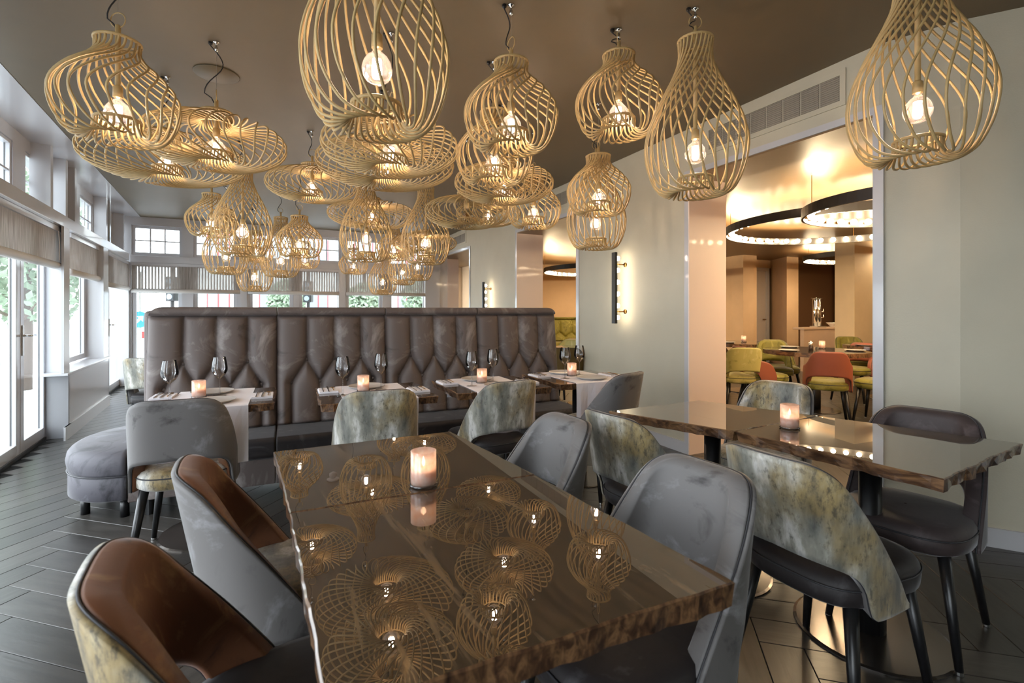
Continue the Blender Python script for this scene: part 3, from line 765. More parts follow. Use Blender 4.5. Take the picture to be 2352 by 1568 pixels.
def seat_mb(w=.205, d=.235, z0=.375, z1=.475, y0=.03):
    m = MB(); n = 40; rings = [(.90, z0), (.985, z0+.015), (1.0, z0+.045), (.985, z1-.03), (.93, z1-.012), (.8, z1-.003), (.5, z1), (.02, z1+.002)]
    vs = []; fs = []
    for k, z in rings:
        for i in range(n):
            a = 2*pi*i/n; c_, s_ = cos(a), sin(a)
            x = w*k*math.copysign(abs(c_)**.62, c_); y = d*k*math.copysign(abs(s_)**.62, s_)
            vs.append((x*(1+.05*(y > 0)), y0+y, z))
    for r_ in range(len(rings)-1):
        for i in range(n): a = r_*n+i; b = r_*n+(i+1)%n; fs.append((a, b, b+n, a+n))
    fs.append(tuple(range(n-1,-1,-1))); return m.add(vs, fs)
def leg_mb(sx, sy):
    return MB().tube([(sx*.15, .03+sy*.16, .385), (sx*.20, .02+sy*.215, .012)], [.021, .0125], 12)
def foot_mb(sx, sy): return MB().lathe([(.011,0),(.0125,.004),(.0125,.013)], 10, sx*.2005, .02+sy*.216)
def seam_mb(w=.2055, d=.2355, y0=.03, z=.438):
    return MB().tube([(w*math.copysign(abs(cos(a))**.62, cos(a))*(1+.05*(sin(a) > 0)), y0+d*math.copysign(abs(sin(a))**.62, sin(a)), z) for a in [2*pi*i/48 for i in range(48)]], .003, 4, True)
def chair_proto(outer, inner, seat, legs='black', arm=False, channels=0, feet=True, name='dining_chair'):
    t = MB
    top = TOP_ARM if arm else TOP
    so = shell(False, top, channels=0); si = shell(True, top, channels=channels, nv=40 if channels else 16)
    parts = [('back_shell', so.mesh('back_shell', outer, True), None), ('back_pad', si.mesh('back_pad', inner, True), None),
             ('piping', MB().tube(so.rim, .0026, 5, True).mesh('piping', 'piping', True), None),
             ('seat', seat_mb().mesh('seat', seat, True), None), ('seat_seam', seam_mb().mesh('seat_seam', 'piping', True), None)]
    for sx in (-1, 1):
        for sy in (-1, 1):
            parts.append(('leg', leg_mb(sx, sy).mesh('leg', legs, True), foot_mb(sx, sy).mesh('metal_tip', 'steel') if feet else None))
    return parts, name
def chair(proto, x, y, face, label, group, sc=1.0):
    parts, name = proto
    r = thing(name, label, 'chair', (x, y, 0), radians(face)-pi/2, group); r.scale = (sc,)*3
    for n_, me, sub in parts:
        p = put(n_, me, r)
        if sub: put('metal_tip', sub, p)
    return r
GV = chair_proto('greyvel', 'greyvel', 'seatvel')
G_SEATP = chair_proto('greyvel', 'rust', 'print')
PR = chair_proto('print', 'greyvel', 'seatvel')
PR_B = chair_proto('print', 'rust', 'seatvel')
DK = chair_proto('darkvel', 'darkvel', 'darkvel')
PRI = chair_proto('greyvel', 'print', 'print')
grp = 'low backed chairs in the front room'
chair(PR_B, -.45, .98, 31, 'brown chair cut off at the lower left corner, nearest the viewer', grp)
chair(G_SEATP, -.665, 1.52, 29, 'chair with grey velvet outside and tawny inside, left of the nearest table', grp)
chair(GV, -.02, 1.86, 209, 'grey velvet chair on the right of the nearest tables, farther of two', grp)
chair(GV, .30, 1.25, 210, 'grey velvet chair on the right of the nearest table, nearer of two', grp)
chair(PR, 1.04, 1.634, 28, 'gold and grey patterned chair with dark velvet seat, seen from behind at the right', grp)
chair(PR, .65, 2.22, 32, 'gold and grey patterned chair at the left end of the right hand tables', grp)
chair(PRI, 1.42, 2.78, 222, 'patterned chair facing the viewer behind the right tables, before the big opening', grp)
chair(DK, 1.60, 1.98, 217, 'dark velvet chair at the far right, its back against the wall', grp)
chair(G_SEATP, -1.67, 2.53, 113, 'grey velvet chair at the leftmost bench table', grp, 1.03)
chair(PR_B, -.79, 2.80, 112, 'patterned chair at the second bench table from the left', grp, 1.03)
chair(PR, -.15, 3.10, 122, 'patterned chair with black seat at the third bench table', grp, 1.03)
chair(G_SEATP, .58, 3.44, 134, 'grey velvet chair with patterned seat at the bench table nearest the right wall', grp, 1.03)
chair(PR, -3.42, 4.75, 100, 'patterned chair far left behind the end of the bench', grp)

# ------------------------------------------------------------ tables
def slab(corners, z1, th, jag=.006, seed=1):
    rnd = random.Random(seed); m = MB(); P = []
    n = len(corners)
    for i in range(n):
        a, b = Vector(corners[i]), Vector(corners[(i+1)%n]); e = (b-a); nn = Vector((e.y, -e.x)).normalized()
        k = max(4, int(e.length/.03))
        for j in range(k):
            t = j/k; w_ = 0 if j == 0 else rnd.uniform(-jag, jag)*.5+jag*.4*sin(t*17+i)
            P.append((a+e*t+nn*w_, nn, rnd.uniform(0, jag*1.6)))
    A = sum(P[i][0].x*P[(i+1)%len(P)][0].y-P[(i+1)%len(P)][0].x*P[i][0].y for i in range(len(P)))
    if A < 0: P = P[::-1]
    cx = sum(p[0].x for p in P)/len(P); cy = sum(p[0].y for p in P)/len(P); c = Vector((cx, cy)); N_ = len(P)
    rings = []
    for dz, k in ((0, .004), (.003, 0), (th*.5, -1), (th, -2)):
        R = []
        for p, nn, q in P:
            d_ = (p-c).normalized(); pp = p - d_*(k if k >= 0 else q*(1.0 if k == -1 else 1.8)); R.append((pp.x, pp.y, z1-dz))
        rings.append(R)
    top = rings[0]
    vs = [v for R in rings for v in R]
    fs = [tuple(range(N_))]+[tuple(reversed(range(3*N_, 4*N_)))]
    sidef = [(r*N_+i, (r+1)*N_+i, (r+1)*N_+(i+1)%N_, r*N_+(i+1)%N_) for r in range(3) for i in range(N_)]
    m.add(vs, fs+sidef); m.ntop = 2; return m, c
def pedestal(r, disc=.26, h=.70, col=.038):
    mk('column', MB().lathe([(col*1.35,.012),(col*1.35,.28),(col,.30),(col,h)], 20), 'black', r, smooth=True)
    mk('foot_disc', MB().lathe([(.005,.014),(disc-.01,.010),(disc,.006),(disc,0)], 40), 'disc', r)
    mk('mounting_plate', MB().box(-.14,.14,-.14,.14,h-.006,h+.004), 'black', r)
def table(corners, label, group, th=.042, seed=1, z=.75, name='dining_table', jag=.006):
    cx = sum(p[0] for p in corners)/4; cy = sum(p[1] for p in corners)/4
    r = thing(name, label, 'table', (cx, cy, 0), 0, group)
    m, c = slab([(x-cx, y-cy) for x, y in corners], z, th, jag, seed)
    me = m.mesh('tabletop', ['table', 'tedge'])
    for i, p in enumerate(me.polygons): p.material_index = 0 if i == 0 else 1
    top = put('tabletop', me, r)
    e = Vector(corners[1])-Vector(corners[0])
    pedestal(r, h=z-th)
    return r
tg = 'dark wood tables in the front room'
near = [(-.548,1.207), (.0714,1.488), (.411,.903), (-.228,.606)]
far = [(-.843,1.731), (-.2536,2.023), (.070,1.492), (-.549,1.211)]
table(near, 'resin coated dark wood table in the foreground, nearer of the joined pair', tg, seed=3, th=.046, jag=.003)
table(far, 'resin coated dark wood table in the foreground, farther of the joined pair', tg, seed=4, th=.046, jag=.003)
table([(.924,2.023), (1.279,1.45), (1.918,1.838), (1.455,2.315)], 'dark wood table at the far right, with the long rough end', tg, seed=5)
table([(.48,2.43), (.918,2.026), (1.450,2.318), (1.036,2.717)], 'dark wood table joined to the far right table, before the big opening', tg, seed=6)
DA = Vector((.909,.416)); DP = Vector((-.416,.909))
bt = []
for i, ((x, y), nm) in enumerate((((-1.87,2.38),'leftmost'), ((-1.01,2.592),'second from the left'), ((-.323,2.93),'third from the left'), ((.327,3.29),'rightmost'))):
    o = Vector((x, y)); w_, dd = (.64, .60)
    cs = [o, o+DA*w_, o+DA*w_+DP*dd, o+DP*dd]
    table([(p.x, p.y) for p in cs], 'laid dark wood table along the bench, %s of four' % nm, tg, seed=8+i, jag=.008)
    bt.append((o+DA*w_/2+DP*dd/2, nm))

# candles, settings
def candle(x, y, label, s=1.0, z=.7505):
    r = thing('candle_holder', label, 'candle', (x, y, z), 0, 'candle glasses'); r.scale = (s,)*3
    mk('holder_glass', MB().lathe([(.030,.004),(.0355,.008),(.036,.03),(.0358,.100),(.0335,.101),(.0332,.03),(.030,.014),(.001,.012)], 28, cap=False), 'cglass', r, smooth=True)
    mk('glass_foot', MB().lathe([(.001,0),(.037,0),(.040,.005),(.037,.010),(.001,.010)], 28, cap=False), 'wine', r, smooth=True)
    w_ = mk('wax', MB().lathe([(.001,.013),(.027,.013),(.027,.050),(.022,.052),(.001,.050)], 20, cap=False), 'wax', r, smooth=True)
    mk('wick', MB().tube([(0,0,.05),(.001,0,.058)], .001, 4), 'black', w_)
    mk('flame', MB().lathe([(.001,.056),(.0042,.062),(.0045,.068),(.002,.078),(.0003,.084)], 10, cap=False), 'flame', r, smooth=True)
    l = bpy.data.lights.new('flame_light', 'POINT'); l.energy = CANDLE_W; l.color = (1, .72, .50); l.shadow_soft_size = .008
    o = bpy.data.objects.new('flame_light', l); COL.objects.link(o); o.parent = r; o.location = (0, 0, .072)
candle(-.252, 1.395, 'lit candle glass on the seam of the foreground tables')
candle(1.176, 2.075, 'lit candle glass on the right hand tables by the big opening')
wine_prof = [(.034,0),(.034,.0015),(.010,.004),(.0035,.010),(.003,.095),(.008,.103),(.028,.120),(.040,.145),(.0415,.160),(.038,.190),(.031,.225)]
wine_me = MB().lathe(wine_prof[3:], 28, cap=False).mesh('bowl', 'wine', True)
winef_me = MB().lathe([(.0005,.0)]+wine_prof[:4], 28, cap=False).mesh('glass_foot', 'wine', True)
plate_me = MB().lathe([(.001,.004),(.07,.004),(.085,.006),(.112,.014),(.114,.0155),(.112,.012),(.085,.0),(.001,0)], 36, cap=False).mesh('dinner_plate', 'plate', True)
nap = MB().box(-.055,.055,-.085,.085,0,.007).box(-.052,.054,-.083,.08,.007,.012).mesh('napkin', 'white_cloth')
def fork_me():
    m = MB().tube([(0,-.09,.002),(0,.03,.003),(0,.045,.004)], [.003,.002,.004], 6)
    m.box(-.009,.009,.043,.056,.003,.005)
    for k in (-1.5,-.5,.5,1.5): m.box(k*.0055-.0014,k*.0055+.0014,.056,.09,.003,.005)
    return m.mesh('fork', 'chrome')
def knife_me(): return MB().tube([(0,-.1,.003),(0,-.01,.003)], .0035, 6).add([(-.003,-.01,.002),(.007,-.008,.002),(.008,.08,.002),(-.001,.1,.002),(-.003,-.01,.004),(.007,-.008,.004),(.008,.08,.004),(-.001,.1,.004)], [(0,3,2,1),(4,5,6,7),(0,1,5,4),(1,2,6,5),(2,3,7,6),(3,0,4,7)]).mesh('knife', 'chrome')
def spoon_me(): return MB().tube([(0,-.07,.003),(0,.035,.003)], .0022, 6).lathe([(.0005,.001),(.009,.0015),(.0125,.005),(.011,.005),(.0005,.003)], 12, 0, .048, False).mesh('spoon', 'brass', True)
fk, kn, spn = fork_me(), knife_me(), spoon_me()
def runner(c, nm):
    w_ = .40; m = MB(); n = 14; hang = (.30, .13)
    prof = [(-.304-.004, -hang[0])]+[(-.306, -hang[0]*(1-k/4)) for k in range(1, 4)]+[(-.305, -.004), (-.298, .0012), (-.15,.0012), (.15,.0012), (.298,.0012), (.305,-.004), (.306,-.06), (.308,-hang[1])]
    vs = []; fs = []
    for q, (t, z) in enumerate(prof):
        for i in range(n):
            s_ = -w_/2+w_*i/(n-1); wob = (.008*sin(i*1.3+q*.2)*min(1, -z/.15) if z < 0 else 0)
            vs.append((s_, t-(wob if t < 0 else -wob), z))
    k = len(vs); vs2 = [(x, y+(-.0015 if y < -.3 else .0015 if y > .3 else 0), z+.0014) for x, y, z in vs]
    for q in range(len(prof)-1):
        for i in range(n-1):
            a = q*n+i; fs.append((a, a+1, a+n+1, a+n)); fs.append((k+a, k+a+n, k+a+n+1, k+a+1))
    for q in range(len(prof)-1):
        for i in (0, n-1): a = q*n+i; fs.append((a, a+n, k+a+n, k+a))
    for q in (0, len(prof)-1):
        for i in range(n-1): a = q*n+i; fs.append((a, a+1, k+a+1, k+a))
    m.add(vs+vs2, fs)
    return tag(mk('table_runner', m, 'white_cloth', None, (c.x, c.y, .7505), atan2(DA.y, DA.x), smooth=False), 'white linen runner hanging over the %s bench table' % nm, 'table runner', 'white runners')
for i, (c, nm) in enumerate(bt):
    rz = atan2(DA.y, DA.x); off = 0 if i else -.02
    runner(c, nm)
    def pl(a, p): q = c+DA*a+DP*p; return (q.x, q.y)
    x, y = pl((-.07, -.06, -.04, -.03)[i], .03); candle(x, y, 'lit candle glass on the %s bench table' % nm, .97, .753)
    for (a, p), w_ in (((-.19+.04*(i > 1), -.07), 'left'), ((.03+.02*(i > 0), .05), 'right')):
        x, y = pl(a, p)
        r = thing('wine_glass', '%s wine glass of the two on the %s bench table' % (w_, nm), 'wine glass', (x, y, .753), 0, 'wine glasses on the bench tables')
        put('bowl', wine_me, r); put('glass_foot', winef_me, r)
    for (a, p), w_ in (((-.02,.175),'bench side'), ((.02,-.165),'chair side')):
        x, y = pl(a, p); o = put('dinner_plate', plate_me, None, (x, y, .7535), 0)
        tag(o, 'grey plate on the %s of the %s bench table' % (w_, nm), 'plate', 'grey plates')
    for a, p, w_ in ((-.257,.13,'left'), (.257,-.06,'right')):
        x, y = pl(a, p); o = put('napkin', nap, None, (x, y, .7505), rz)
        tag(o, 'folded white napkin at the %s end of the %s bench table' % (w_, nm), 'napkin', 'folded napkins')
        for me, da, cn in ((fk,-.03,'fork'), (kn,0,'knife'), (spn,.03,'spoon')):
            q = c+DA*(a+da)+DP*(p+.01); o = put(cn, me, None, (q.x, q.y, .7628), rz)
            tag(o, '%s on the napkin at the %s end of the %s bench table' % (cn, w_, nm), 'cutlery', 'cutlery on the napkins')
far_t = at(284, 848, .75)
o_ = Vector((-3.75, 4.95))
tb = table([(o_.x, o_.y), (o_.x+.7*.909, o_.y+.7*.416), (o_.x+.7*.909-.7*.416, o_.y+.7*.416+.7*.909), (o_.x-.7*.416, o_.y+.7*.909)], 'dark wood table far left, mostly hidden by the end of the bench', tg, seed=20)

# ------------------------------------------------------------ the buttoned bench
b0 = Vector((-2.50, 3.37)); SEC = .797; BR = thing('banquette', 'long high backed grey velvet bench with buttoned panels', 'bench', (b0.x, b0.y, 0), atan2(DA.y, DA.x))
def seg_dist(p, a, b):
    ax, ay = a; bx, by = b; dx, dy = bx-ax, by-ay; t = max(0, min(1, ((p[0]-ax)*dx+(p[1]-ay)*dy)/(dx*dx+dy*dy))); return hypot(p[0]-ax-dx*t, p[1]-ay-dy*t)
def back_panel(W_, z0, z1, zb1, zb2, nb=4, nu=90, nv=90):
    top = [W_*k/nb*1.0+ (W_*.01) for k in range(1, nb)]; low = [W_*(k+.5)/nb for k in range(nb)]
    segs = [((x, z1+.1), (x, zb1)) for x in top]+[((x, zb2), (x, z0-.1)) for x in low]
    for x in top:
        for y in low:
            if abs(x-y) < W_*.14: segs.append(((x, zb1), (y, zb2)))
    segs += [((0, z0), (0, z1)), ((W_, z0), (W_, z1))]
    def P(i, j):
        x = W_*i/(nu-1); z = z0+(z1-z0)*j/(nv-1)
        d = min(seg_dist((x, z), a, b) for a, b in segs)
        bd = min([hypot(x-a, z-zb1) for a in top]+[hypot(x-a, z-zb2) for a in low])
        h = .042*(1-math.exp(-d/.024))*1.25-.02*math.exp(-bd/.03)+.01
        e = min(z-z0, z1-z)/.03; h *= min(1, max(.15, e))
        lean = .10*(1-(z-z0)/(z1-z0))
        return (x, -lean-h, z)
    m = MB().grid(P, nu, nv); k = len(m.v)
    m.v += [(x, .0, z) for x, y, z in (m.v[0], m.v[nu-1], m.v[(nv-1)*nu], m.v[-1])]
    m.f += [(k, k+1, k+3, k+2)]
    return m, [(x, zb1) for x in top]+[(x, zb2) for x in low]
zs0, zs1 = .39, 1.215
pan, btn = back_panel(SEC, zs0, zs1, .875, .705)
pme = pan.mesh('back_panel', 'booth', True)
bme = MB().lathe([(.014,0),(.012,.006),(.006,.009),(.0005,.010)], 12, cap=False).mesh('button', 'booth', True)
roll = MB()
def rounded_x(m, x0, x1, prof):
    n = len(prof); m.add([(x0, y, z) for y, z in prof]+[(x1, y, z) for y, z in prof], [tuple(range(n)), tuple(reversed(range(n, 2*n)))]+[(i, n+i, n+(i+1)%n, (i+1)%n) for i in range(n)]); return m
def rrect(y0, y1, z0, z1, r, k=6):
    P = []
    for cy, cz, a0 in ((y1-r, z1-r, 0), (y0+r, z1-r, 90), (y0+r, z0+r, 180), (y1-r, z0+r, 270)):
        for i in range(k+1): a = radians(a0+90*i/k); P.append((cy+r*cos(a), cz+r*sin(a)))
    return P
for s in range(4):
    x = s*SEC
    bp = put('back_panel', pme, BR, (x, 0, 0))
    for bx, bz in btn:
        t = (bz-zs0)/(zs1-zs0); put('button', bme, bp, (bx, -.10*(1-t)-.001, bz), rot=(pi/2, 0, 0))
    e0 = .004; 
    rm = rounded_x(MB(), x+.002, x+SEC-.002, rrect(-.055, .12, 1.21, 1.272, .028, 9)); RR = .085
    if s in (0, 3):
        q_ = []
        for vx, vy, vz in rm.v:
            o_ = RR-sqrt(max(0, RR*RR-max(0, vz-(1.272-RR))**2))
            if s == 0 and vx < x+.1: vx += o_
            if s == 3 and vx > x+.1: vx -= o_
            q_.append((vx, vy, vz))
        rm.v = q_
    mk('top_roll', rm, 'booth', BR, bevel=.008, seg=3)
    if s == 0 or s == 3: pass
    mk('seat_cushion', rounded_x(MB(), x+.003, x+SEC-.003, rrect(-.51, -.06, .27, .405, .035)), 'seatvel', BR, bevel=.01, seg=3)
    mk('seat_base', MB().box(x+.001, x+SEC-.001, -.495, 0, .10, .268), 'booth', BR, bevel=.006)
mk('back_frame', MB().box(-.02, 4*SEC+.01, .001, .125, .1, 1.21), 'booth', BR, bevel=.02, seg=3)
mk('rear_panel', MB().box(-.06, 4*SEC-.02, .127, .25, .1, 1.245), 'booth', BR, bevel=.03, seg=3)
for x in (.1, .9, 1.7, 2.5, 3.1):
    for y in (-.44, .15): mk('leg', MB().lathe([(.022,0),(.022,.10)], 12, x, y), 'black', BR)
# rounded end seat
r = thing('end_seat', 'rounded grey velvet end seat on black legs at the left end of the bench', 'bench', (-2.50, 3.37, 0), atan2(DA.y, DA.x))
def dshape(k, z, n=40):
    P = []
    for i in range(n+1):
        a = radians(90+180*i/n); P.append((-.03+.36*k*cos(a), -.03+(.475*k)*math.copysign(abs(sin(a))**.85, sin(a)), z))
    P.append((-.004, -.03-.475*k, z)); P.append((-.004, -.03+.475*k, z)); return P
def stack(levels):
    R = [dshape(k, z) for k, z in levels]; n = len(R[0]); m = MB()
    m.add([p for q in R for p in q], [tuple(reversed(range(n))), tuple(range((len(R)-1)*n, len(R)*n))]+[(a*n+i, a*n+(i+1)%n, (a+1)*n+(i+1)%n, (a+1)*n+i) for a in range(len(R)-1) for i in range(n)]); return m
mk('seat_cushion', stack([(.99,.265),(1.0,.28),(1.02,.33),(1.0,.375),(.96,.395),(.88,.405),(.5,.41),(.1,.412)]), 'pouf', r, smooth=True)
mk('seat_base', stack([(.96,.115),(.99,.125),(.99,.25),(.98,.262)]), 'pouf', r, smooth=True)
mk('piping', MB().tube([(p[0], p[1], .264) for p in dshape(1.0, .2)], .004, 5, True), 'piping', r)
for x, y in ((-.26,-.28),(-.03,-.42),(-.26,.2),(-.03,.36)): mk('leg', MB().lathe([(.024,0),(.024,.118)], 14, x, y), 'black', r, smooth=True)
# ------------------------------------------------------------ on the right wall: vents and wall lamps
def vent(u0, u1, z0, z1, label, n):
    a, b = sw(u1), sw(u0); o = W(a, 0)
    r = thing('air_vent', label, 'air vent', (o[0], o[1], 0), ANG, 'wall vents under the ceiling')
    w_ = b-a; y0, y1 = .0, .012      # local -y? room side
    m = MB(); f = .035
    m.box(0,w_,0,.010,z1-f,z1); m.box(0,w_,0,.010,z0,z0+f); m.box(0,f,0,.010,z0+f,z1-f); m.box(w_-f,w_,0,.010,z0+f,z1-f)
    mk('vent_frame', m, 'wall', r)
    k = (w_-2*f)/n
    for i in range(n):
        g_ = MB(); x0 = f+k*i; q = int(k/.03)
        g_.box(x0+.004, x0+k-.004, 0, .002, z0+f, z1-f)
        for j in range(12): zz = z0+f+(z1-z0-2*f)*(j+.5)/12; g_.box(x0+.006, x0+k-.006, .002, .007, zz-.003, zz+.003)
        mk('vent_grille', g_, 'vent', r)
    return r
vent(1622, 1944, 2.535, 2.765, 'long grey air vent above the biggest opening', 8)
vent(1196, 1308, 2.535, 2.765, 'grey air vent above the middle opening', 8)
vent(990, 1071, 2.535, 2.765, 'grey air vent above the farthest opening', 8)
def sconce(u, z0, z1, label):
    o = W(sw(u), 0)
    r = thing('wall_lamp', label, 'wall lamp', (o[0], o[1], 0), ANG, 'upright wall lamps with bulb rows')
    mk('back_bar', MB().box(-.028,.028,.125,.155,z0,z1), 'slate', r, bevel=.002)
    for z in (z0+.12*(z1-z0)/.72, z1-.12*(z1-z0)/.72):
        a = mk('arm', MB().tube([(0,.008,z),(0,.125,z)], .006, 8), 'brass', r, smooth=True)
        mk('wall_rose', MB().tube([(0,0,z),(0,.012,z)], .022, 14), 'brass', a, smooth=True)
    n = 6
    for k in range(n):
        z = z0+(z1-z0)*(k+.5)/n
        b = mk('bulb', MB().sphere((0,0,0), .024, 10), 'sbulb', r, (0,.10,z), smooth=True)
        mk('socket', MB().box(-.012,.012,.012,.026,-.012,.012), 'slate', b)
    l = bpy.data.lights.new('row_light', 'POINT'); l.energy = 1.5; l.color = (1,.86,.68); l.shadow_soft_size = .02
sconce(1437, 1.115, 1.835, 'upright black wall lamp on the sage wall left of the big opening')
sconce(1128, 1.05, 1.72, 'upright black wall lamp between the two far openings')

# ------------------------------------------------------------ the next room
def N2(s, t): return W(s, t)
nr = MB()
def seg(mb, p, q, th=.1, z0=0, z1=2.45):
    p, q = Vector(p), Vector(q); e = (q-p).normalized(); n = Vector((-e.y, e.x)); c = (p+q)/2
    if n.dot(c) < 0: n = -n
    return mb.prism([p, q, q+n*th, p+n*th], z0, z1)
def rp(u, v, z=2.45): d = (z-EYE)*F/(HY-v); return (ray(u)*d, d)
A1 = (4.82, 11.16); A2 = (5.02, 10.63); A3 = (5.40, 10.81); 
seg(nr, (.55, 12.9), (4.05, 12.9)); seg(nr, (4.05, 12.95), A1, .1)
seg(nr, A1, A2, .3); seg(nr, A2, A3, .3)
seg(nr, (4.9, 11.22), (5.50, 11.50)); seg(nr, (5.50, 11.50), (6.3, 11.87), .1, 2.26, 2.45)
nr.prism([(6.26, 11.9), (6.16, 10.98), (6.52, 11.15), (6.62, 12.0)], 0, 2.45)
struct(mk('wall_next_room', nr, 'tan'))
# column right of the niche
cl_ = MB().prism([(5.60, 8.0), (5.98, 8.18), (5.80, 8.56), (5.42, 8.38)], 0, 2.45)
cl_ = MB().prism([(5.63, 8.05), (6.9, 8.55), (6.8, 8.95), (5.55, 8.42)], 0, 2.45)
struct(mk('wall_next_room_column', cl_, 'cream'))
side = MB().prism([W(3.05, WT), W(3.05, 9.9), W(2.9, 9.9), W(2.9, WT)], 0, 2.45); struct(mk('wall_next_room_side', side, 'tan'))
fw = MB().prism([W(3, 9.9), W(16, 9.9), W(16, 10), W(3, 10)], 0, 2.45); fw.prism([W(14.6, WT), W(14.6, 10), W(14.8, 10), W(14.8, WT)], 0, 2.45)
struct(mk('wall_next_room_end', fw, 'tan'))
# door
dr = bpy.data.objects.new('door_4', None); COL.objects.link(dr); dr.location = (5.50, 11.50, 0); dr.rotation_euler = (0, 0, atan2(.425, .905)); struct(dr)
mk('door_leaf', MB().box(.03, .64, -.02, .02, 0, 2.18), 'whitematt', dr, bevel=.004)
mk('door_frame', MB().box(-.03,.03,-.05,.03,0,2.24).box(.64,.74,-.05,.03,0,2.26).box(.03,.64,-.05,.03,2.18,2.26), 'white', dr, bevel=.004)
mk('door_handle', MB().tube([(.59,-.02,1.03),(.59,-.07,1.03),(.48,-.07,1.03)], .01, 8), 'brass', dr, smooth=True)
# brown niche, tiles, marble bar
q0 = Vector((6.45, 10.75)); q1 = Vector((7.6, 11.3))
struct(mk('wall_niche', MB().prism([(6.5, 11.55), (9.4, 12.91), (9.3, 13.1), (6.4, 11.75)], 0, 2.45), 'niche'))
tr_ = thing('tiled_panel', 'glazed brown tiled panel at the back of the bar niche', 'tiled panel', (8.06, 12.24, 0), atan2(.425, .905))
for i in range(5):
    for j in range(7):
        mk('tile', MB().box(i*.105+.002, (i+1)*.105-.002, -.012, 0, .95+j*.21+.002, .95+(j+1)*.21-.002), 'tile', tr_)
br = thing('marble_bar', 'cream marble bar counter at the back of the next room', 'counter', (5.95, 9.95, 0), atan2(.425, .905))
mk('counter_front', MB().box(.0, 1.7, .02, .10, 0, .85), 'marble', br); mk('counter_top', MB().box(-.02, 1.72, 0, .25, .85, .895), 'marble', br, bevel=.004)
def onbar(a, b): q = Vector((5.95, 9.95))+PP*a+Vector((-.425,.905))*b; return q
q = onbar(.62, .13)
t = thing('beer_tap', 'chrome beer tap tower standing on the marble bar', 'beer tap', (q.x, q.y, .895), atan2(.425,.905))
mk('tower', MB().tube([(0,0,0),(0,0,.60)], .055, 18), 'chrome', t, smooth=True); mk('tower_side', MB().tube([(-.10,0,0),(-.10,0,.60)], .045, 16), 'chrome', t, smooth=True)
mk('cap', MB().box(-.15,.06,-.06,.06,.6,.62), 'chrome', t, bevel=.01)
for z in (.2, .32): mk('tap_handle', MB().tube([(.05,-.02,z),(.10,-.05,z),(.10,-.05,z+.06)], .010, 8), 'chrome', t, smooth=True)
mk('drip_tray', MB().box(-.17,.12,-.10,.07,0,.02), 'steel', t)
for k, a in enumerate((.98, 1.22)):
    q = onbar(a+.12, .13)
    tag(mk('bowl', MB().lathe([(.04,0),(.045,.01),(.10,.07),(.12,.085),(.112,.085),(.05,.02),(.001,.015)], 24, cap=False), 'signwhite', None, (q.x, q.y, .895), smooth=True),
        'white bowl on the marble bar, %s of two' % ('left', 'right')[k], 'bowl', 'white bowls on the bar')
# ring chandeliers
def ring_lamp(cx, cy, z, R, nb, label, h=.09):
    r = thing('ring_chandelier', label, 'chandelier', (cx, cy, z), 0, 'round bulb rings in the next room')
    m = MB(); n = 72
    prof = [(R+.02,-h/2),(R+.02,h/2),(R,h/2),(R,-h/2)]
    vs = []; fs = []
    for i in range(n):
        a = 2*pi*i/n
        for rr, zz in prof: vs.append((rr*cos(a), rr*sin(a), zz))
    for i in range(n):
        for k in range(4): fs.append((i*4+k, ((i+1)%n)*4+k, ((i+1)%n)*4+(k+1)%4, i*4+(k+1)%4))
    mk('band', m.add(vs, fs), 'slate', r, smooth=False)
    bme_ = MB().sphere((0,0,0), .031, 8).mesh('bulb', 'ringbulb', True); sme = MB().tube([(0,0,0),(.03,0,0)], .014, 8).mesh('socket', 'brass')
    for i in range(nb):
        a = 2*pi*i/nb; b = put('bulb', bme_, r, ((R-.055)*cos(a), (R-.055)*sin(a), 0), a)
        put('socket', sme, b, (.024,0,0))
    for k in range(3):
        a = 2*pi*k/3+.9; mk('suspension_wire', MB().tube([(R*cos(a),R*sin(a),h/2),(R*cos(a),R*sin(a),2.445-z)], .003, 5), 'brass', r)
    return r
ring_lamp(3.98, 5.85, 2.25, 1.30, 52, 'largest bulb ring seen through the big opening')
ring_lamp(3.50, 4.22, 2.15, .85, 36, 'nearest bulb ring, cut off by the right edge of the big opening')
ring_lamp(6.75, 9.15, 2.25, 1.12, 44, 'distant bulb ring before the bar niche')
ring_lamp(2.15, 10.5, 2.10, 1.45, 52, 'bulb ring seen through the middle opening')

# round tables
def round_table(x, y, R, label):
    r = thing('round_table', label, 'table', (x, y, 0), 0, 'round wood tables in the next room')
    rnd = random.Random(int(x*100)); n = 48
    rr = [R*(1+rnd.uniform(-.008,.008)) for _ in range(n)]
    m = MB(); vs = [(rr[i]*cos(2*pi*i/n), rr[i]*sin(2*pi*i/n), z) for z in (.75,.70) for i in range(n)]
    m.add(vs, [tuple(range(n)), tuple(reversed(range(n,2*n)))]+[(n+i, n+(i+1)%n, (i+1)%n, i) for i in range(n)])
    me = m.mesh('tabletop', ['table', 'tedge'])
    for i, p in enumerate(me.polygons): p.material_index = 0 if i == 0 else 1
    put('tabletop', me, r); pedestal(r, .28, .70, .05)
    return r
RT = [(3.80, 6.15, .58, 'round live edge table with terracotta chairs around it'), (3.62, 7.6, .50, 'round table behind, at the left side of the big opening'),
      (5.35, 6.95, .55, 'round table at the right edge of the big opening'), (1.02, 6.55, .5, 'round table seen through the middle opening')]
for a in RT: round_table(*a)
def nplates(cx, cy, R, nm, angs):
    for k, a in enumerate(angs):
        x, y = cx+(R-.15)*cos(radians(a)), cy+(R-.15)*sin(radians(a))
        tag(put('dinner_plate', plate_me, None, (x, y, .751)), 'small looking pale plate on the %s, %s' % (nm, ('left', 'right', 'back', 'front')[k]), 'plate', 'plates in the next room')
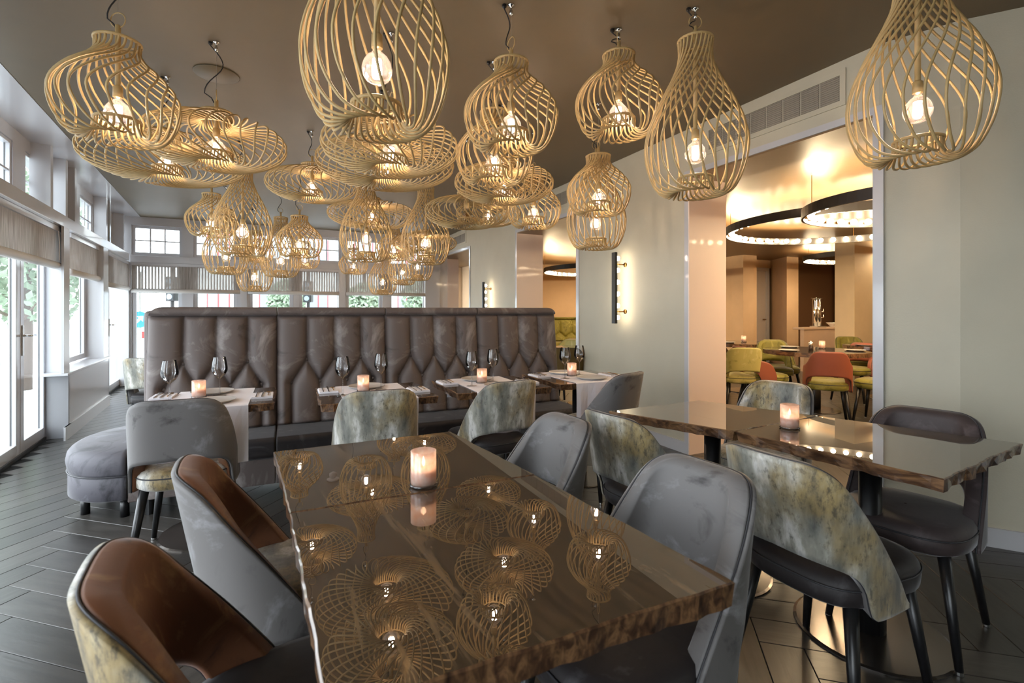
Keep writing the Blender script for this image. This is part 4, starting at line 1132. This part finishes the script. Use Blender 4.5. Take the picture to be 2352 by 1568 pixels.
nplates(3.80, 6.15, .58, 'round table with terracotta chairs', (200, 340, 100)); nplates(3.62, 7.6, .5, 'round table behind on the left', (200, 330)); nplates(5.35, 6.95, .55, 'right round table', (190, 280))
candle(4.02, 6.35, 'candle glass on the round table with terracotta chairs'); candle(3.62, 7.65, 'candle glass on the rear left round table'); candle(.98, 6.75, 'candle glass on the round table in the middle opening')
r = thing('pepper_mill', 'small dark pepper mill with chrome top on the round table', 'pepper mill', (3.66, 6.0, .75))
mk('body', MB().lathe([(.026,0),(.022,.03),(.026,.06),(.02,.065)], 16), 'pepper', r, smooth=True); mk('cap', MB().lathe([(.02,.065),(.028,.085),(.022,.105),(.008,.11),(.008,.118),(.001,.125)], 16, cap=False), 'chrome', r, smooth=True)
RED = chair_proto('terra', 'terra', 'olive', arm=True, name='armchair'); OLV = chair_proto('olive', 'olive', 'olive', feet=False); LIM = chair_proto('lime', 'lime', 'lime', legs='black', feet=False)
STR = chair_proto('stripe', 'stripe', 'stripe', channels=70, feet=False)
STR[0][0] = ('back_shell', shell(True, TOP, channels=70, nv=40, pad=.02).mesh('back_shell', 'stripe', True), None)
g2 = 'chairs in the next room'
chair(RED, 3.47, 5.40, 62, 'terracotta armchair with olive seat, its back to the viewer', g2, 1.03)
chair(RED, 3.05, 5.98, 5, 'terracotta armchair seen from the side, left of the round table', g2, 1.03)
chair(RED, 4.10, 5.38, 128, 'terracotta armchair cut off by the right edge of the big opening', g2, 1.03)
chair(RED, 4.72, 6.75, 215, 'terracotta armchair behind the round table, farther right', g2)
chair(OLV, 3.80, 6.95, 262, 'olive chair behind the round table, facing the viewer', g2)
chair(OLV, 3.62, 6.75, 250, 'olive chair turned sideways left behind the round table', g2)
chair(OLV, 3.35, 8.25, 270, 'olive chair behind the rear left round table', g2)
chair(OLV, 5.45, 7.80, 255, 'olive chair behind the right round table', g2)
chair(STR, 3.12, 7.10, 20, 'straw coloured channelled chair between the round tables', g2)
chair(LIM, 2.78, 6.0, 80, 'pale green chair at the left edge of the big opening', g2)
chair(STR, .70, 5.95, 75, 'straw coloured channelled chair in the middle opening, nearer', g2)
chair(STR, .93, 7.25, 255, 'straw coloured channelled chair in the middle opening, farther', g2)
chair(LIM, .72, 7.05, 230, 'pale green chair left of the channelled chairs in the middle opening', g2)
# olive banquette
ob = thing('olive_bench', 'olive velvet bench with channelled high back in the next room', 'bench', (.62, 12.7, 0), 0)
op, obt = back_panel(1.2, .45, 1.02, .68, .56, nb=4, nu=60, nv=50); ome = op.mesh('back_panel', 'olive', True)
for k in range(3):
    put('back_panel', ome, ob, (k*1.2, 0, 0)); mk('seat_cushion', MB().box(k*1.2+.003, (k+1)*1.2-.003, -.6, -.05, .25, .45), 'olive', ob, bevel=.03, seg=3)
mk('top_rail', MB().box(0, 3.6, -.08, .08, 1.02, 1.07), 'olive', ob, bevel=.02); mk('bench_base', MB().box(0, 3.6, -.55, 0, 0, .25), 'black', ob)
# dark round wall speaker beyond the farthest opening
p = Vector((rp(1064, 636, 1.9)))
sp = tag(mk('wall_speaker', MB().lathe([(.001,0),(.16,0),(.20,.03),(.20,.09),(.15,.13),(.001,.13)], 28, cap=False), 'black', None, W(sw(1064)+.9, WT+.85)+(1.86,), rot=(0, pi/2, ANG-pi/2), smooth=True),
   'round black speaker on the wall beyond the farthest opening', 'speaker')
wq = MB().prism([W(s1082+.35, WT+.98), W(s1009+2.5, WT+.98), W(s1009+2.5, WT+1.1), W(s1082+.35, WT+1.1)], 0, 2.45)
struct(mk('wall_next_room_stub', wq, 'tan'))

# ------------------------------------------------------------ outside
gd = MB().prism([(-60,-20),(60,-20),(60,80),(-60,80)], -.30, -.25); struct(mk('ground', gd, 'paving'))
rd = MB().prism([Lp(-5,-9), Lp(70,-9), Lp(70,-16), Lp(-5,-16)], -.25, -.24); struct(mk('road', rd, 'asphalt'))
def building(x, y, rz, w, h, d, mat, label, cols, rows, roof=True):
    r = thing('building', label, 'building', (x, y, -.25), rz)
    mk('walls', MB().box(0,w,0,d,0,h), mat, r)
    if roof: mk('roof', MB().add([(-.4,-.4,h),(w+.4,-.4,h),(w+.4,d+.4,h),(-.4,d+.4,h),(-.4,d/2,h+2.6),(w+.4,d/2,h+2.6)], [(0,1,5,4),(2,3,4,5),(0,4,3),(1,2,5),(3,2,1,0)]), 'roof', r)
    cw = w/cols; rh = h/rows
    for i in range(cols):
        for j in range(rows):
            x0 = (i+.28)*cw; z0 = j*rh+rh*.32; x1 = (i+.72)*cw; z1 = j*rh+rh*.82
            f = mk('window', MB().box(x0,x1,-.06,.02,z0,z1), 'redframe', r)
            for a, b in ((x0+.07, (x0+x1)/2-.04), ((x0+x1)/2+.04, x1-.07)): mk('pane', MB().box(a,b,-.08,-.05,z0+.07,z1-.07), 'greyglass', f)
building(-17, 26, radians(20), 20, 6.2, 8, 'facade', 'pale house with red framed windows behind the back windows', 8, 2)
building(4.5, 36, radians(30), 14, 8, 8, 'facade2', 'cream house with red framed windows farther right outside', 5, 3)
def tree(x, y, h, R, label, seed):
    rnd = random.Random(seed); r = thing('tree', label, 'tree', (x, y, -.25), 0, 'trees outside')
    mk('trunk', MB().tube([(0,0,0),(.05,.02,h*.35),(0,.05,h*.7)], [.14,.10,.05], 8), 'bark', r, smooth=True)
    br_ = MB()
    for k in range(9):
        a = rnd.uniform(0, 2*pi); z = rnd.uniform(.3,.65)*h; br_.tube([(0,0,z),(R*.7*cos(a), R*.7*sin(a), z+rnd.uniform(.2,.5)*R)], [.04,.01], 5)
    mk('branches', br_, 'bark', r)
    m = MB()
    for k in range(1300 if R < 1.4 else 3000):
        a, b = rnd.uniform(0, 2*pi), rnd.uniform(-1, 1); q = R*rnd.random()**.4; s_ = sqrt(1-b*b); c_ = Vector((q*s_*cos(a), q*s_*sin(a), h*.68+q*b*1.15))
        e1 = Vector((rnd.uniform(-1,1),rnd.uniform(-1,1),rnd.uniform(-1,1))).normalized()*.10; e2 = e1.orthogonal().normalized()*.05
        m.add([c_-e1, c_+e2, c_+e1, c_-e2], [(0,1,2,3)])
    stuff(mk('foliage', m, 'hedge', r))
tree(-9.2, 9.2, 4.2, 1.5, 'leafy tree outside the double door on the left', 1); tree(-15.5, 14.5, 5.5, 2.1, 'bigger tree outside the double door, farther off', 2)
tree(-7.6, 16.5, 2.7, .6, 'small tree behind the second back window', 3); tree(-4.9, 16.2, 2.6, .55, 'small tree behind the third back window', 4); tree(-3.6, 19.5, 3.0, .8, 'small tree behind the rightmost back window', 5)
# car, bollards, sign, barrier
cr = thing('car', 'silver car parked across the road outside the double door', 'car', (-13.6, 11.2, -.24), atan2(LA.y, LA.x))
def carprof(): return [(-2,.35),(-2,.75),(-1.5,.9),(-.9,1.35),(.5,1.4),(1.1,.95),(1.9,.8),(2.05,.55),(2.05,.35)]
n_ = len(carprof()); m = MB(); m.add([(x,-.85,z) for x,z in carprof()]+[(x,.85,z) for x,z in carprof()], [tuple(range(n_)), tuple(reversed(range(n_,2*n_)))]+[(i,n_+i,n_+(i+1)%n_,(i+1)%n_) for i in range(n_)])
mk('body', m, 'car', cr, bevel=.06)
mk('side_window', MB().box(-.85,.5,-.87,.87,.95,1.28), 'greyglass', cr)
for x in (-1.3, 1.3):
    for y in (-.86, .86): mk('wheel', MB().tube([(x,y-.1,.32),(x,y+.1,.32)], .32, 20), 'black', cr)
sg = (ray(322)*11.5, 11.5)
r = thing('road_sign', 'round blue sign with white arrow on a grey post outside the left corner', 'road sign', (sg[0], sg[1], -.25), radians(15))
mk('post', MB().tube([(0,0,0),(0,0,2.4)], .03, 10), 'steel', r); mk('sign_disc', MB().tube([(0,-.03,1.28),(0,-.05,1.28)], .19, 28), 'signblue', r)
ar = MB().prism([(-.03,-.12),(.03,-.12),(.03,.02),(-.03,.02)], 0, .004).prism([(-.09,.02),(.09,.02),(0,.12)], 0, .004)
mk('arrow', ar, 'signwhite', r, (0,-.051,1.28), rot=(pi/2, radians(45), 0))
r = thing('street_barrier', 'red and white striped street barrier outside the left corner', 'barrier', (ray(302)*13, 13, -.25), radians(15))
for j, z in enumerate((.75, 1.05)):
    for k in range(8): mk('stripe', MB().box(k*.2, (k+1)*.2, -.02, .02, z, z+.18), 'red' if (k+j) % 2 else 'signwhite', r)
for x in (.1, 1.5): mk('post', MB().box(x-.03,x+.03,-.03,.03,0,1.3), 'steel', r)
for k, (u, d, h) in enumerate(((396, 14, 3.0), (708, 16, 3.4), (838, 17, 3.4))):
    r = thing('traffic_light', ('dark signal post outside the first back window', 'traffic light post outside between the middle back windows', 'traffic light post outside the right back windows')[k], 'traffic light', (ray(u)*d, d, -.25), 0, 'signal posts outside')
    mk('post', MB().tube([(0,0,0),(0,0,h)], .05, 10), 'slate', r); mk('signal_box', MB().box(-.13,.13,-.12,.12,1.75,2.45), 'black', r, bevel=.03)
    for z in (1.88, 2.1, 2.32): mk('lens', MB().tube([(0,-.12,z),(0,-.135,z)], .08, 14), 'greyglass', r)
